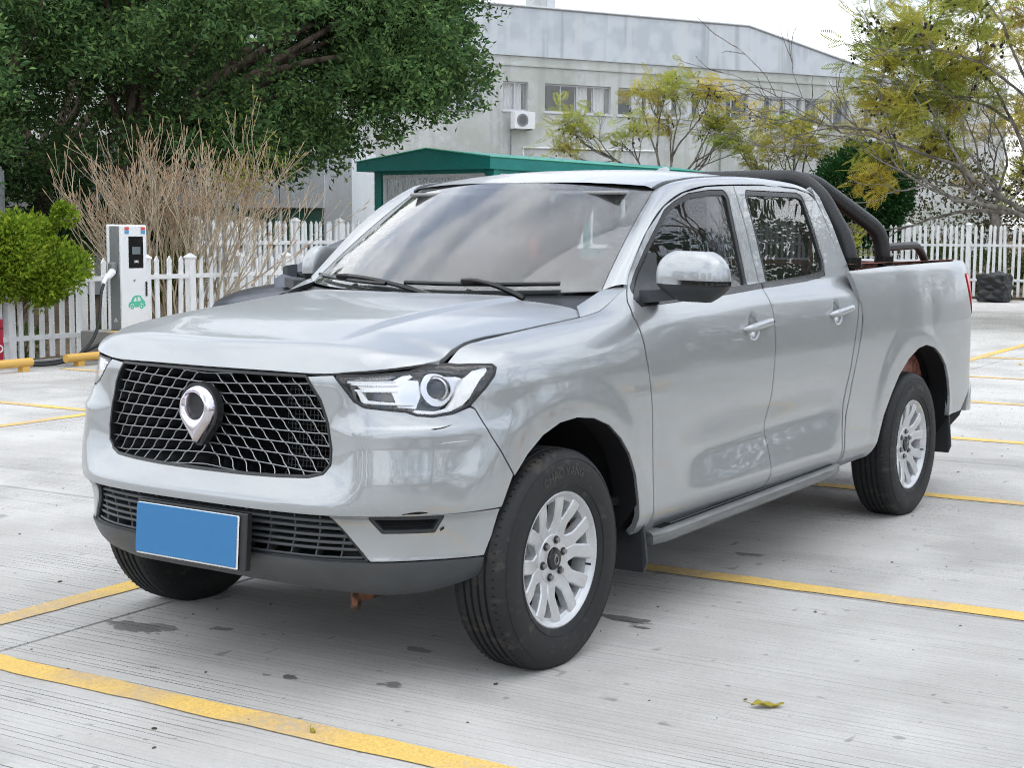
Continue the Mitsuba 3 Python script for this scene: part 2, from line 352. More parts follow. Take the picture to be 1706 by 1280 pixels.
fence('white picket fence behind the charging post and the green bush', (1.4, -10.20), (-14.5, -10.55), [0, .95, 1.9, 2.85, 3.8, 4.7, 5.35, 6.0, 6.9, 7.83, 8.85, 9.86, 10.62, 11.52, 12.42, 13.32, 14.22, 15.1], [5, 5, 5, 5, 5, 3, 3, 5, 6, 6, 5, 3, 4, 5, 5, 5, 5], 1.12, 1.16, (.26, .90))
fence('taller white picket fence standing above the dark car in the background', (-10.75, -11.9), (-20.0, -13.1), [0, 1.2, 2.4, 3.6, 4.8, 6.0, 7.2, 8.4], 8, 1.58, 1.64, (.35, 1.28))
fence('long white picket fence across the far end of the yard behind the load bed', (-29.0, -13.8), (-29.6, 3.0), [1.37 * i_ for i_ in range(18)], 9, 1.60, 1.66, (.42, 1.18))
# ---------------------------------------------------------------- wheel stops: yellow and black pipes on feet
bsdf('stop_yellow', prin((0.66, 0.40, 0.10), rough=0.5, spec=0.4)); bsdf('stop_black', prin((0.025, 0.026, 0.028), rough=0.5, spec=0.4))
def stop(p0, p1, label, group, n=3, z=.095):
    k = key_for('wheel_stop'); lab(k, label, 'wheel stop', group)
    p0, p1 = np.array([*p0, z]), np.array([*p1, z]); d = p1 - p0
    for i in range(n):
        a, b = p0 + d * i / n, p0 + d * (i + 1) / n
        if i: a = a + d * .0005
        put('band', frame_tube([a, b], .046 if i % 2 == 0 else .0455, 20), 'stop_yellow' if i % 2 == 0 else 'stop_black', 40, k)
    for t in (.12, .88):
        c = p0 + d * t; put('foot', box((c[0], c[1], .027), (.09, .08, .055), math.atan2(d[1], d[0])), 'stop_yellow', False, k)
stop((-5.10, -9.36), (-5.93, -9.39), 'yellow wheel stop pipe on the concrete at the left edge of the picture', 'yellow and black wheel stops', 1)
stop((-6.42, -9.44), (-8.0, -9.52), 'yellow and black wheel stop pipe on the concrete below the charging post', 'yellow and black wheel stops', 2)
for i, x in enumerate((-2.5, -4.7, -6.9)):
    stop((x, 5.25), (x - 1.75, 5.25 + .05), 'yellow and black wheel stop beyond the left flank, ' + ('nearest its front wheel', 'level with its rear wheel', 'behind its tail')[i], 'wheel stops mirrored in the doors', 5)

# grit and leaf crumbs on the paving
rg_ = np.random.default_rng(77); ng = 420; gx_ = rg_.uniform(-9, 3.2, ng); gy_ = rg_.uniform(-3.5, 4.2, ng); gs_ = rg_.uniform(.0025, .008, ng) * np.where(rg_.random(ng) < .04, 1.4, .9)
oc_ = trimesh.creation.icosahedron(); V_ = np.concatenate([oc_.vertices * [s_ * rg_.uniform(.7, 1.6), s_ * rg_.uniform(.7, 1.6), s_ * .5] + [x_, y_, s_ * .3] for x_, y_, s_ in zip(gx_, gy_, gs_)]); F_ = (np.arange(ng)[:, None, None] * len(oc_.vertices) + oc_.faces[None]).reshape(-1, 3)
put('grit', trimesh.Trimesh(V_, F_, process=False), 'soil'); lab('grit', 'scattered grit and leaf crumbs on the concrete', kind='stuff')
# ---------------------------------------------------------------- charging post
bsdf('white_metal', two(prin((0.78, 0.79, 0.79), rough=0.4, spec=0.5))); bsdf('mid_grey', two(prin((0.20, 0.21, 0.215), rough=0.5)))
bsdf('screen_grey', two(prin((0.16, 0.19, 0.20), rough=0.15))); bsdf('sticker_green', two(prin((0.10, 0.50, 0.32), rough=0.5))); bsdf('sticker_red', two(prin((0.62, 0.08, 0.06), rough=0.5))); bsdf('sticker_blue', two(prin((0.10, 0.30, 0.52), rough=0.5)))
bsdf('cable_black', two(prin((0.022, 0.023, 0.025), rough=0.5)))
CH = 'charging_post'; lab(CH, 'white vehicle charging post with black screen panel and green car sticker', 'charger')
cx, cy, cz0, cz1 = -7.60, -9.80, .33, 1.53
put('front_panel', rbox((cx, cy + .13, (cz0 + cz1) / 2), (.385, .045, cz1 - cz0), .012), 'white_metal', False, CH)
put('side_body', box((cx + .01, cy + .03, (cz0 + cz1) / 2 - .005), (.35, .155, cz1 - cz0 - .02)), 'mid_grey', False, CH)
put('back_panel', rbox((cx + .012, cy - .07, (cz0 + cz1) / 2), (.385, .04, cz1 - cz0 + .01), .012), 'white_metal', False, CH)
yf = cy + .156
kk = put('screen_panel', rbox((cx - .02, yf, 1.22), (.215, .006, .36), .004), 'black_gloss', False, CH)
put('screen', box((cx - .02, yf + .004, 1.24), (.12, .004, .085)), 'screen_grey', False, kk)
for dx, nm in ((0, 'reader'),): put(nm, cat([frame_tube(np.stack([cx - .02 + s * r * np.cos(np.linspace(-.7, .7, 8)), 0 * np.linspace(0, 1, 8) + yf + .004, 1.115 + r * np.sin(np.linspace(-.7, .7, 8))], 1), .0025, 4) for s in (1, -1) for r in (.018, .028)] + [box((cx - .02, yf + .004, 1.115), (.018, .004, .024))]), 'white_metal', False, kk)
put('handle', rbox((cx - .165, yf + .002, .80), (.022, .02, .17), .005), 'black_gloss', False, CH)
put('lock', shift(turn(trimesh.creation.cylinder(.012, .01, sections=14), math.pi / 2, (1, 0, 0)), (cx + .01, yf, .90)), 'mid_grey', False, CH)
for dx in (.11, -.13):
    put('notice', cat([box((cx + dx, yf, 1.49), (.06, .003, .032))]), 'sticker_red', False, CH); put('notice', box((cx + dx, yf, 1.45), (.06, .003, .04)), 'sticker_blue', False, CH)
# green car emblem: outline, windows as gaps, two wheels
car = Polygon([(-.115, .0), (-.115, .035), (-.085, .055), (-.06, .10), (-.01, .125), (.05, .12), (.085, .08), (.118, .05), (.120, .005), (.1, 0)]).buffer(.006)
gaps = unary_union([Polygon([(-.05, .06), (-.035, .098), (-.005, .112), (-.005, .06)]), Polygon([(.01, .06), (.01, .112), (.045, .108), (.065, .065)]), Point(-.07, 0).buffer(.034), Point(.07, 0).buffer(.034)])
em = [prism(g, .002, 'y') for g in getattr(car.difference(gaps), 'geoms', [car.difference(gaps)])] + [prism(Point(x, -.002).buffer(.026).difference(Point(x, -.002).buffer(.011)), .002, 'y') for x in (-.07, .07)]
em = cat(em); em.vertices[:, 0] *= -1; em.faces = em.faces[:, ::-1]
put('car_sticker', shift(em, (cx - .02, yf - .002, .60)), 'sticker_green', False, CH)
tri = prism(Polygon([(-.03, 0), (.03, 0), (0, .05)]).difference(Polygon([(-.017, .008), (.017, .008), (0, .036)])), .002, 'x'); put('warning_triangle', shift(tri, (cx + .186, cy + .03, .43)), 'white_metal', False, CH)
# gun, holster and cable
put('holster', rbox((cx + .22, cy + .03, 1.05), (.08, .10, .12), .02), 'mid_grey', False, CH)
gun = cat([frame_tube([(cx + .29, cy + .05, 1.00), (cx + .42, cy + .10, .93)], [.045, .035], 12), frame_tube(smooth_path([(cx + .40, cy + .09, .94), (cx + .46, cy + .12, .92), (cx + .50, cy + .14, .87)], 10), .026, 10)])
gun.apply_translation((-.05, 0, 0)); put('charging_gun', gun, 'white_metal', 40, CH)
put('cable', frame_tube(smooth_path([(cx + .50, cy + .14, .86), (cx + .58, cy + .18, .70), (cx + .62, cy + .20, .50), (cx + .75, cy + .22, .25), (cx + 1.05, cy + .20, .06), (cx + 1.55, cy + .12, .03), (cx + 2.0, cy + .02, .03), (cx + 1.6, cy - .14, .03), (cx + .9, cy + .02, .06), (cx + .45, cy + .10, .22), (cx + .2, cy + .20, .28)], 110) - [.05, 0, 0], .018, 10), 'cable_black', True, CH)
blk = 'concrete_plinth'; lab(blk, 'grey concrete plinth with yellow corner stripes under the charging post', 'plinth')
put('block', box((cx + .02, cy + .02, .165), (.86, .56, .33)), 'kerb_stone', False, blk)
for x in (.30, -.02, -.34): put('stripe', cat([box((cx + x + .02, cy + .302, .21), (.16, .004, .235)), box((cx + x + .02, cy + .20, .332), (.16, .20, .004))]), 'stop_yellow', False, blk)
# ---------------------------------------------------------------- red cabinet and grey board at the left edge
bsdf('red_metal', two(prin((0.36, 0.012, 0.035), rough=0.4, spec=0.5)))
rc = 'red_cabinet'; lab(rc, 'red cabinet standing before the fence at the left edge of the picture', 'cabinet')
put('body', rbox((-5.86, -10.08, .26), (.36, .22, .52), .015), 'red_metal', False, rc)
put('band', box((-5.86, -9.968, .42), (.34, .004, .012)), 'black_gloss', False, rc); put('mark', shift(turn(trimesh.creation.torus(.035, .008, 24, 8), math.pi / 2, (1, 0, 0)), (-5.98, -9.967, .20)), 'white_metal', False, rc)
gn = 'green_sign'; lab(gn, 'green board behind the fence above the red cabinet', 'sign'); put('board', rbox((-6.0, -10.45, .62), (.46, .03, .44), .005), 'sticker_green', False, gn); put('leg', box((-6.0, -10.47, .2), (.05, .03, .42)), 'mid_grey', False, gn)
gb_ = 'grey_board'; lab(gb_, 'grey metal board on posts rising behind the green bush at the left edge', 'sign board')
bsdf('grey_metal', two(prin((0.22, 0.235, 0.25), rough=0.45, metallic=0.3)))
put('panel', rbox((-8.28, -13.42, 1.65), (.9, .04, 1.2), .004), 'grey_metal', False, gb_)
for x in (-8.62, -7.9): put('post', box((x, -13.38, 1.15), (.07, .05, 2.3)), 'mid_grey', False, gb_)
# ---------------------------------------------------------------- black wrapped bundle by the far fence
bsdf('black_sheet', two(prin((0.016, 0.017, 0.019), rough=0.38, spec=0.5)))
bm = trimesh.creation.box(extents=(.62, .62, .62)); 
for _ in range(5): bm = bm.subdivide()
V = bm.vertices * [1, 1, 1]; n_ = meshkit.fbm(V * 4.5, 3) - .5; n2 = np.abs(meshkit.noise(V * [6, 6, 9]) - .5); r = np.linalg.norm(V, axis=1, keepdims=True)
V = V * (1 - .12 * (r - .31) / .31) + V / r * (n_[:, None] * .16 + n2[:, None] * .12 - .03); V[:, 2] = np.maximum(V[:, 2] + .30, 0); V[:, :2] *= 1 + .10 * np.clip(.25 - V[:, 2:3], 0, 1)
put('covered_bundle', shift(trimesh.Trimesh(V, bm.faces), (-28.0, -5.98, 0.0)), 'black_sheet', 35); lab('covered_bundle', 'bundle wrapped in crumpled black sheeting before the far fence', 'bundle')
# ---------------------------------------------------------------- kiosk
def _green(p, n, uv):
    a = mikit.fbm(p.x * 2, p.y * 2, p.z * 2); return mi.Color3f(.007, .205, .180) * (0.8 + 0.4 * a)
bsdf('kiosk_green', two(prin(mikit.proc(_green), rough=0.45, spec=0.4)))
bsdf('kiosk_blind', two(prin((.045, .095, .08), rough=0.8, spec=0.2)))
bsdf('window_glass', {'type': 'thindielectric', 'int_ior': 1.52})
K = 'green_kiosk'; lab(K, 'green kiosk with a low gable roof and white framed windows', 'kiosk')
kx, ky0, ky1, kl = -18.85, -15.32, -12.52, 9.0   # gable wall along y at x = kx, cabin runs to kx-kl
zt = 2.62
put('corner_post', box((kx - .06, ky1 - .06, zt / 2), (.16, .16, zt)), 'kiosk_green', False, K)
put('corner_post', box((kx - .06, ky0 + .06, zt / 2), (.16, .16, zt)), 'kiosk_green', False, K)
put('beam', box((kx - .06, (ky0 + ky1) / 2, zt - .03), (.12, ky1 - ky0 - .2, .12)), 'kiosk_green', False, K)
put('wall', box((kx - .10, (ky0 + ky1) / 2, .55), (.06, ky1 - ky0 - .2, 1.1)), 'kiosk_green', False, K)
put('beam', box((kx - kl / 2, ky1 - .06, zt - .03), (kl - .2, .12, .12)), 'kiosk_green', False, K)
put('wall', box((kx - kl / 2, ky1 - .10, .55), (kl - .2, .06, 1.1)), 'kiosk_green', False, K)
put('wall', box((kx - kl / 2, ky0 + .10, 1.3), (kl - .2, .06, 2.5)), 'kiosk_green', False, K)
put('wall', box((kx - kl + .1, (ky0 + ky1) / 2, 1.3), (.06, ky1 - ky0 - .3, 2.5)), 'kiosk_green', False, K)
def kwin(p, q, mull, nrm):
    """window between two points at z 1.12..2.53"""
    p, q = np.array(p), np.array(q); d = q - p; L = np.linalg.norm(d); ang = math.atan2(d[1], d[0]); c = (p + q) / 2
    w = key_for(K + '__window'); fr = []
    for z in (1.15, 2.50): fr.append(turn(box((0, 0, 0), (L, .07, .075)), ang) .apply_translation([c[0], c[1], z]))
    for t in [0, 1] + mull: 
        e = p + d * np.clip(t, .04 / L, 1 - .04 / L); fr.append(turn(box((0, 0, 0), (.075 if t in (0, 1) else .05, .066, 1.275)), ang).apply_translation([e[0], e[1], 1.825]))
    put('frame', cat(fr), 'white_metal', False, w)
    pane = np.array([[*p, 1.15], [*q, 1.15], [*q, 2.5], [*p, 2.5]]); put('pane', trimesh.Trimesh(pane, [[0, 1, 2], [0, 2, 3]], process=False), 'window_glass', False, w)
    sl = []; rb_ = np.random.default_rng(int(L * 100))
    for s_ in np.arange(.06, L - .04, .082): 
        e = p + d / L * s_ - np.array(nrm) * .13; sl.append(turn(box((0, 0, 0), (.089, .004, 1.30)), ang - .45 + rb_.normal(0, .12)).apply_translation([e[0], e[1], 1.825]))
    kb_ = put('blind', cat(sl), 'kiosk_blind', False, w); lab(kb_, 'vertical slat blind behind the pane', kind='stuff')
kwin((kx - .05, ky0 + .16), (kx - .05, ky1 - .22), [.18, .83], (1, 0))
kwin((kx - .25, ky1 - .05), (kx - 3.2, ky1 - .05), [.3, .7], (0, 1)); kwin((kx - 3.5, ky1 - .05), (kx - 6.2, ky1 - .05), [.5], (0, 1))
for d, nm in ((-.45, 'wall'),): put('wall', box((kx - 3.35, ky1 - .07, 1.85), (.2, .08, 1.5)), 'kiosk_green', False, K)
ov = .32; ym = (ky0 + ky1) / 2 + .0
prof_top = [(ky0 - ov, 2.78), (ym, 3.00), (ky1 + .06, 2.82), (ky1 + .06, 2.60), (ky0 - ov, 2.60)]
rk = put('roof', shift(prism(Polygon(prof_top), kl + .4, 'x'), (kx - kl - .2, 0, 0)), 'kiosk_green', False, K)
put('edge_trim', frame_tube([(kx + .21, ky0 - ov - .01, 2.785), (kx + .21, ym, 3.01), (kx + .21, ky1 + .07, 2.826), (kx - kl, ky1 + .07, 2.826)], .014, 6), 'sticker_green', False, rk)
# ---------------------------------------------------------------- white block behind the fence
def _white(p, n, uv):
    a = mikit.fbm(p.x * 1.2, p.y * 1.2, p.z * 1.2); s = mikit.fbm(p.x * 7, p.y * 7, p.z * .8)
    return mi.Color3f(.70, .71, .72) * (0.80 + 0.14 * a + 0.12 * s)
bsdf('white_render', two(prin(mikit.proc(_white), rough=0.8, spec=0.2))); bsdf('green_glass', two(prin((0.035, 0.11, 0.075), rough=0.12, spec=0.6)))
W = 'white_building'; lab(W, 'white panelled building with green windows seen below the big tree', 'building')
wd = np.array([-.56, .83]); wn = np.array([.83, .56]); w0 = np.array([-18.6, -17.6]) - wn * 3.0
def wbox(s0, s1, z0, z1, d0, d1):
    m = box(((s0 + s1) / 2, (d0 + d1) / 2, (z0 + z1) / 2), (s1 - s0, d1 - d0, z1 - z0)); V = m.vertices
    m.vertices = np.stack([w0[0] + V[:, 0] * wd[0] + V[:, 1] * wn[0], w0[1] + V[:, 0] * wd[1] + V[:, 1] * wn[1], V[:, 2]], 1); 
    if np.linalg.det([[wd[0], wn[0]], [wd[1], wn[1]]]) < 0: m.faces = m.faces[:, ::-1]
    return m
put('wall', wbox(-18, 1.1, 0, 3.4, -6, -.15), 'white_render', False, W)
for s in np.arange(-17.65, .5, 2.6):
    put('pier', wbox(s, s + .55, 0, 3.4, -.15, .06), 'white_render', False, W)
    for j in range(2):
        a = s + .57 + j * 1.0; put('panel', wbox(a, a + .98, 1.95, 3.1, -.147, -.02), 'white_render', False, W); put('panel', wbox(a, a + .98, 0, 1.0, -.147, -.02), 'white_render', False, W)
        w = key_for(W + '__window'); put('pane', wbox(a + .03, a + .95, 1.02, 1.93, -.147, -.12), 'green_glass', False, w); put('frame', wbox(a - .02, a + .03, 1.0, 1.95, -.147, -.08), 'white_metal', False, w)
    put('ledge', wbox(s + .56, s + 2.59, 3.1, 3.2, -.147, .10), 'white_render', False, W)
# ---------------------------------------------------------------- factory building
bp0 = np.array([-49.97, -33.79]); bD = np.array([-.8928, .4504]); bN = np.array([.4504, .8928])
def fb(s0, s1, z0, z1, d0, d1):
    m = box(((s0 + s1) / 2, (d0 + d1) / 2, (z0 + z1) / 2), (s1 - s0, d1 - d0, z1 - z0)); V = m.vertices
    m.vertices = np.stack([bp0[0] + V[:, 0] * bD[0] + V[:, 1] * bN[0], bp0[1] + V[:, 0] * bD[1] + V[:, 1] * bN[1], V[:, 2]], 1); m.faces = m.faces[:, ::-1]; return m
def fpt(s, d, z): return np.array([bp0[0] + s * bD[0] + d * bN[0], bp0[1] + s * bD[1] + d * bN[1], z])
def _rend(p, n, uv):
    s = -.8928 * p.x + .4504 * p.y
    a = mikit.fbm(s * .5, p.z * .5, 1.0, 4); st = mikit.fbm(s * 3.0, p.z * .25, 5.0, 4); b = mikit.fbm(s * 3 + 9, p.z * 3, 2.0, 4)
    c = mikit.mix((.47, .485, .465), (.57, .58, .56), mikit.smoothstep(.3, .7, a))
    c = mikit.mix(c, (.30, .32, .30), .32 * mikit.smoothstep(.52, .72, st)); c = mikit.mix(c, (.62, .63, .62), .35 * mikit.smoothstep(.62, .70, b))
    moss = mikit.smoothstep(.45, .65, mikit.fbm(s * .9, p.z * 1.3, 4.0, 3)); return mikit.mix(c, (.42, .46, .38), .40 * moss)
bsdf('old_render', two(prin(mikit.proc(_rend), rough=0.9, spec=0.15)))
def _clad(p, n, uv):
    s = -.8928 * p.x + .4504 * p.y
    st = mikit.fbm(s * 2.2, p.z * .12, 5.0, 4); b = mikit.fbm(s * 1.4, p.z * 1.4, 8.0, 3); d = mikit.noise(s * 5, p.z * .3, 2.0)
    c = mikit.mix((.50, .545, .58), (.60, .645, .675), mikit.smoothstep(.3, .7, b)); c = mikit.mix(c, (.64, .66, .67), .5 * mikit.smoothstep(.55, .7, d)); return mikit.mix(c, (.33, .36, .37), .5 * mikit.smoothstep(.58, .75, st))
bsdf('cladding', two(prin(mikit.proc(_clad), rough=0.6, spec=0.3)))
def _curt(p, n, uv):
    a = mikit.fbm(p.x * 1.5, p.y * 1.5, p.z * 1.5); b = mikit.noise(p.x * 90, p.y * 90, p.z * 90); return mi.Color3f(.60, .61, .60) * (0.85 + 0.18 * a + 0.08 * b)
bsdf('curtain_cloth', two(prin(mikit.proc(_curt), rough=0.9, spec=0.1))); bsdf('room_plaster', two(prin((.52, .52, .50), rough=.9, spec=.1))); bsdf('fan_grey', two(prin((.12, .12, .12), rough=.6))); bsdf('alu_frame', two(prin((.50, .51, .52), rough=.4, metallic=.4)))
FB = 'factory_building'; lab(FB, 'large grey factory building with stained walls and a band of curtained windows', 'building')
wins = [(-1.3, -.05), (0.0, 1.24), (2.08, 5.48), (5.86, 9.1), (9.45, 13.13), (13.77, 16.32), (16.52, 19.3), (20, 23.4), (24, 27)]
wins[0] = (-4.2, -1.0)
z0w, z1w = 6.57, 7.80
xs_ = [-30] + [v for w in wins for v in w] + [30]
put('wall', fb(-30, 30, 0, z0w - .003, -12, 0), 'old_render', False, FB); put('wall', fb(-30, 30, z1w, 8.9, -.6, 0), 'old_render', False, FB)
for i in range(0, len(xs_), 2): put('wall', fb(xs_[i], xs_[i + 1], z0w, z1w, -.6, 0), 'old_render', False, FB)
put('room_wall', fb(-30, 30, z0w, 8.7, -5.1, -5.0), 'room_plaster', False, FB); put('room_ceiling', fb(-30, 30, 8.6, 8.7, -5, -.6), 'room_plaster', False, FB)
for s_ in np.arange(-29, 30, 5.8): put('room_partition', fb(s_, s_ + .15, z0w, 8.6, -5, -.7), 'room_plaster', False, FB)
put('string_course', fb(-30, 30, 8.47, 8.55, 0, .06), 'old_render', False, FB)
cl = prism(Polygon([(-30, 8.9), (30, 8.9), (30, 6.9 + 2.0), (22.5, 8.9), (13.0, 10.93), (-30, 11.0)]).buffer(0), .25, 'y'); V = cl.vertices
cl.vertices = np.stack([bp0[0] + V[:, 0] * bD[0] + (V[:, 1] - .17) * bN[0], bp0[1] + V[:, 0] * bD[1] + (V[:, 1] - .17) * bN[1], V[:, 2]], 1); put('cladding', cl, 'cladding', False, FB)
put('roof_edge', frame_tube([fpt(-30, .1, 11.04), fpt(13.0, .1, 10.97), fpt(22.6, .1, 8.9)], .06, 6), 'alu_frame', True, FB)
put('roof', trimesh.Trimesh([fpt(-30, 0, 10.98), fpt(13, 0, 10.9), fpt(22.5, 0, 8.88), fpt(-30, -25, 10.98), fpt(13, -25, 10.9), fpt(22.5, -25, 8.88)], [[0, 1, 4], [0, 4, 3], [1, 2, 5], [1, 5, 4]], process=False), 'cladding', False, FB)
put('chimney', fb(1.78, 2.45, 10.9, 13.0, -1.2, -.5), 'old_render', False, FB); put('chimney', fb(2.45, 2.9, 10.9, 13.0, -1.25, -.55), 'white_render', False, FB)
rw_ = np.random.default_rng(5)
for (a, b) in wins:
    w = key_for(FB + '__window'); n = max(2, int(round((b - a) / .82))); fr = [fb(a, b, z0w, z0w + .07, -.22, -.12), fb(a, b, z1w - .07, z1w, -.22, -.12)]
    for i in range(n + 1): 
        t = a + (b - a) * i / n; wd_ = .05 if i % 2 else .075; fr.append(fb(np.clip(t - wd_ / 2, a, b), np.clip(t + wd_ / 2, a, b), z0w + .07, z1w - .07, -.215, -.125))
    put('frame', cat(fr), 'alu_frame', False, w); put('sill', fb(a - .05, b + .05, z0w - .06, z0w - .003, 0, .07), 'white_render', False, w)
    for i in range(n):
        t0, t1 = a + (b - a) * i / n, a + (b - a) * (i + 1) / n
        q = np.array([fpt(t0, -.17, z0w), fpt(t1, -.17, z0w), fpt(t1, -.17, z1w), fpt(t0, -.17, z1w)]); put('pane', trimesh.Trimesh(q, [[0, 1, 2], [0, 2, 3]], process=False), 'window_glass', False, w)
        if rw_.random() < .68:
            ss = np.linspace(t0 + .03, t0 + (t1 - t0) * rw_.uniform(.55, 1.0), 30); dd = -.36 + .03 * np.sin(ss * 38 + rw_.uniform(0, 6))
            g = grid(np.stack([np.array([fpt(s, d, z0w) for s, d in zip(ss, dd)]), np.array([fpt(s, d, z1w) for s, d in zip(ss, dd)])], 1)); put('curtain', g, 'curtain_cloth', True, w)
put('pipe', frame_tube([fpt(.96, .08, 4.3), fpt(.96, .08, 5.0), fpt(7.9, .08, 5.04)], .04, 8), 'white_metal', True, FB)
put('pipe', frame_tube(fillet([fpt(8.6, .10, 6.0), fpt(8.6, .10, 8.3), fpt(8.45, .16, 8.42), fpt(8.3, .16, 8.3)], .1), .035, 8), 'white_metal', True, FB)
def aircon(s, z, lbl, w=1.0, h=.72):
    k = key_for('air_conditioner'); lab(k, lbl, 'air conditioner', 'air conditioners on the factory wall')
    put('case', fb(s, s + w, z, z + h, .25, .62), 'white_metal', False, k)
    rg = trimesh.creation.annulus(.19, .27, .03, sections=32); fan = trimesh.creation.cylinder(.19, .02, sections=32)
    M = np.eye(4); M[:3, :3] = np.stack([np.r_[bD, 0], [0, 0, 1], np.r_[bN, 0]], 1); M[:3, 3] = fpt(s + .38 * w, .635, z + h * .5)
    rg.apply_transform(M); fan.apply_transform(M); put('fan_guard', rg, 'mid_grey', False, k); put('fan', fan, 'fan_grey', False, k)
    put('bracket', cat([fb(s + .1, s + .16, z - .05, z - .002, 0, .6), fb(s + w - .16, s + w - .1, z - .05, z - .002, 0, .6)]), 'mid_grey', False, k)
    put('hose', frame_tube([fpt(s + .1, .1, z), fpt(s + .1, .06, z - 1.6)], .03, 6), 'mid_grey', True, k)
aircon(.24, 5.77, 'white air conditioner on the factory wall nearest the big tree'); aircon(11.4, 5.85, 'white air conditioner in the middle of the factory wall behind the yellow tree'); aircon(15.85, 5.9, 'white air conditioner furthest right on the factory wall')
# ---------------------------------------------------------------- panels cut from the body surface
def densify(r, h):
    return np.asarray(shapely.segmentize(r, h).coords)[:-1]
def triang(poly, h, extra=None, rim=0.0, hb=None, wscale=1.0):
    """triangulated polygon; returns points, faces, mask of boundary points, list of boundary loops (indices)"""
    hb = hb or h * 0.6
    polys = list(getattr(poly, 'geoms', [poly]))
    pts, loops, kinds = [], [], []
    n = 0
    for g in polys:
        for r in [g.exterior, *g.interiors]:
            q = densify(r, hb); loops.append(np.arange(n, n + len(q))); pts.append(q); n += len(q); kinds += [1] * len(q)
    inner = poly.buffer(-rim) if rim else poly
    if rim and not inner.is_empty:
        for g in getattr(inner, 'geoms', [inner]):
            for r in [g.exterior, *g.interiors]:
                q = densify(r, hb); pts.append(q); n += len(q); kinds += [0] * len(q)
    x0, y0, x1, y1 = poly.bounds
    gx, gy = np.meshgrid(np.arange(x0, x1 + h, h), np.arange(y0, y1 + h, h)); gx = gx + (np.arange(gx.shape[0]) % 2)[:, None] * h / 2
    q = np.stack([gx.ravel(), gy.ravel()], 1)
    if extra is not None: q = np.vstack([q, extra])
    core = poly.buffer(-(rim + h * 0.35))
    if not core.is_empty:
        q = q[shapely.contains_xy(core, q[:, 0], q[:, 1])]
        pts.append(q); kinds += [0] * len(q)
    V = np.vstack(pts); kinds = np.array(kinds)
    F = Delaunay(V).simplices
    c = V[F].mean(1)
    F = F[shapely.contains_xy(poly, c[:, 0], c[:, 1])]
    a, b, c = V[F[:, 0]], V[F[:, 1]], V[F[:, 2]]
    ar = (b[:, 0] - a[:, 0]) * (c[:, 1] - a[:, 1]) - (b[:, 1] - a[:, 1]) * (c[:, 0] - a[:, 0])
    F = F[np.abs(ar) > 1e-10]; ar = ar[np.abs(ar) > 1e-10]
    F[ar < 0] = F[ar < 0][:, ::-1]
    return V, F, kinds, loops
def panel(poly, fn, nf, h=0.03, inset=0.0022, flange=0.022, off=0.0, extra=None, edge=0.0022, rim=0.006, hb=None):
    """a sheet-metal panel: fn(u,w) surface point, nf(u,w) outward normal; rounded edge and a flange turned inwards"""
    if inset: poly = poly.buffer(-inset)
    V, F, k, loops = triang(poly, h, extra, rim, hb)
    P = fn(V[:, 0], V[:, 1]); N = nf(V[:, 0], V[:, 1])
    P = P + N * (off - edge * (k == 1))[:, None]
    # orientation
    t = np.cross(P[F[:, 1]] - P[F[:, 0]], P[F[:, 2]] - P[F[:, 0]])
    if (t * N[F[:, 0]]).sum() < 0: F = F[:, ::-1]
    VV, FF, NN = [P], [F], [N]
    n = len(P)
    if flange:
        for L in loops:
            m = len(L)
            top = P[L]; bot = P[L] - N[L] * flange
            tang = np.roll(top, -1, 0) - np.roll(top, 1, 0); s = np.cross(tang, N[L]); s /= np.linalg.norm(s, axis=1, keepdims=True) + 1e-12
            VV.append(np.vstack([top, bot])); NN.append(np.vstack([s, s]))
            a = np.arange(m); b = (a + 1) % m
            FF.append(np.vstack([np.stack([n + a, n + m + a, n + m + b], 1), np.stack([n + a, n + m + b, n + b], 1)])); n += 2 * m
    V, F, N = np.vstack(VV), np.vstack(FF), np.vstack(NN)
    return V, F, N
def put_n(name, vfn, mat, parent=None, label=None, **kw):
    """a mesh with given normals"""
    V, F, N = vfn
    tn = np.cross(V[F[:, 1]] - V[F[:, 0]], V[F[:, 2]] - V[F[:, 0]])
    flip = (tn * N[F].sum(1)).sum(1) < 0
    F = F.copy(); F[flip] = F[flip][:, ::-1]
    full = (parent + '__' + name) if parent else name
    k = key_for(full)
    scene[k] = {'type': 'ply', 'filename': meshkit.write_ply((V, F), normals=N), 'face_normals': False, 'bsdf': {'type': 'ref', 'id': mat}, **kw}
    if label: labels[k] = {'label': label}
    return k
def flip_y(vfn):
    V, F, N = vfn
    s = np.array([1, -1, 1]); return V * s, F[:, ::-1], N * s
def sp(name, poly, mat, off=0.0, h=0.03, label=None, both=False, parent=None, **kw):
    v = panel(poly, S, SN, h=h, off=off, **kw)
    k = put_n(name, v, mat, parent or TR, label)
    if both: put_n(name, flip_y(v), mat, parent or TR)
    return k
def mir(poly):
    return shapely.affinity.scale(poly, -1, 1, origin=(0, 0))
import shapely.affinity
def smooth_poly(pts, r=0.01):
    p = Polygon(pts); return p.buffer(-r).buffer(2 * r).buffer(-r)

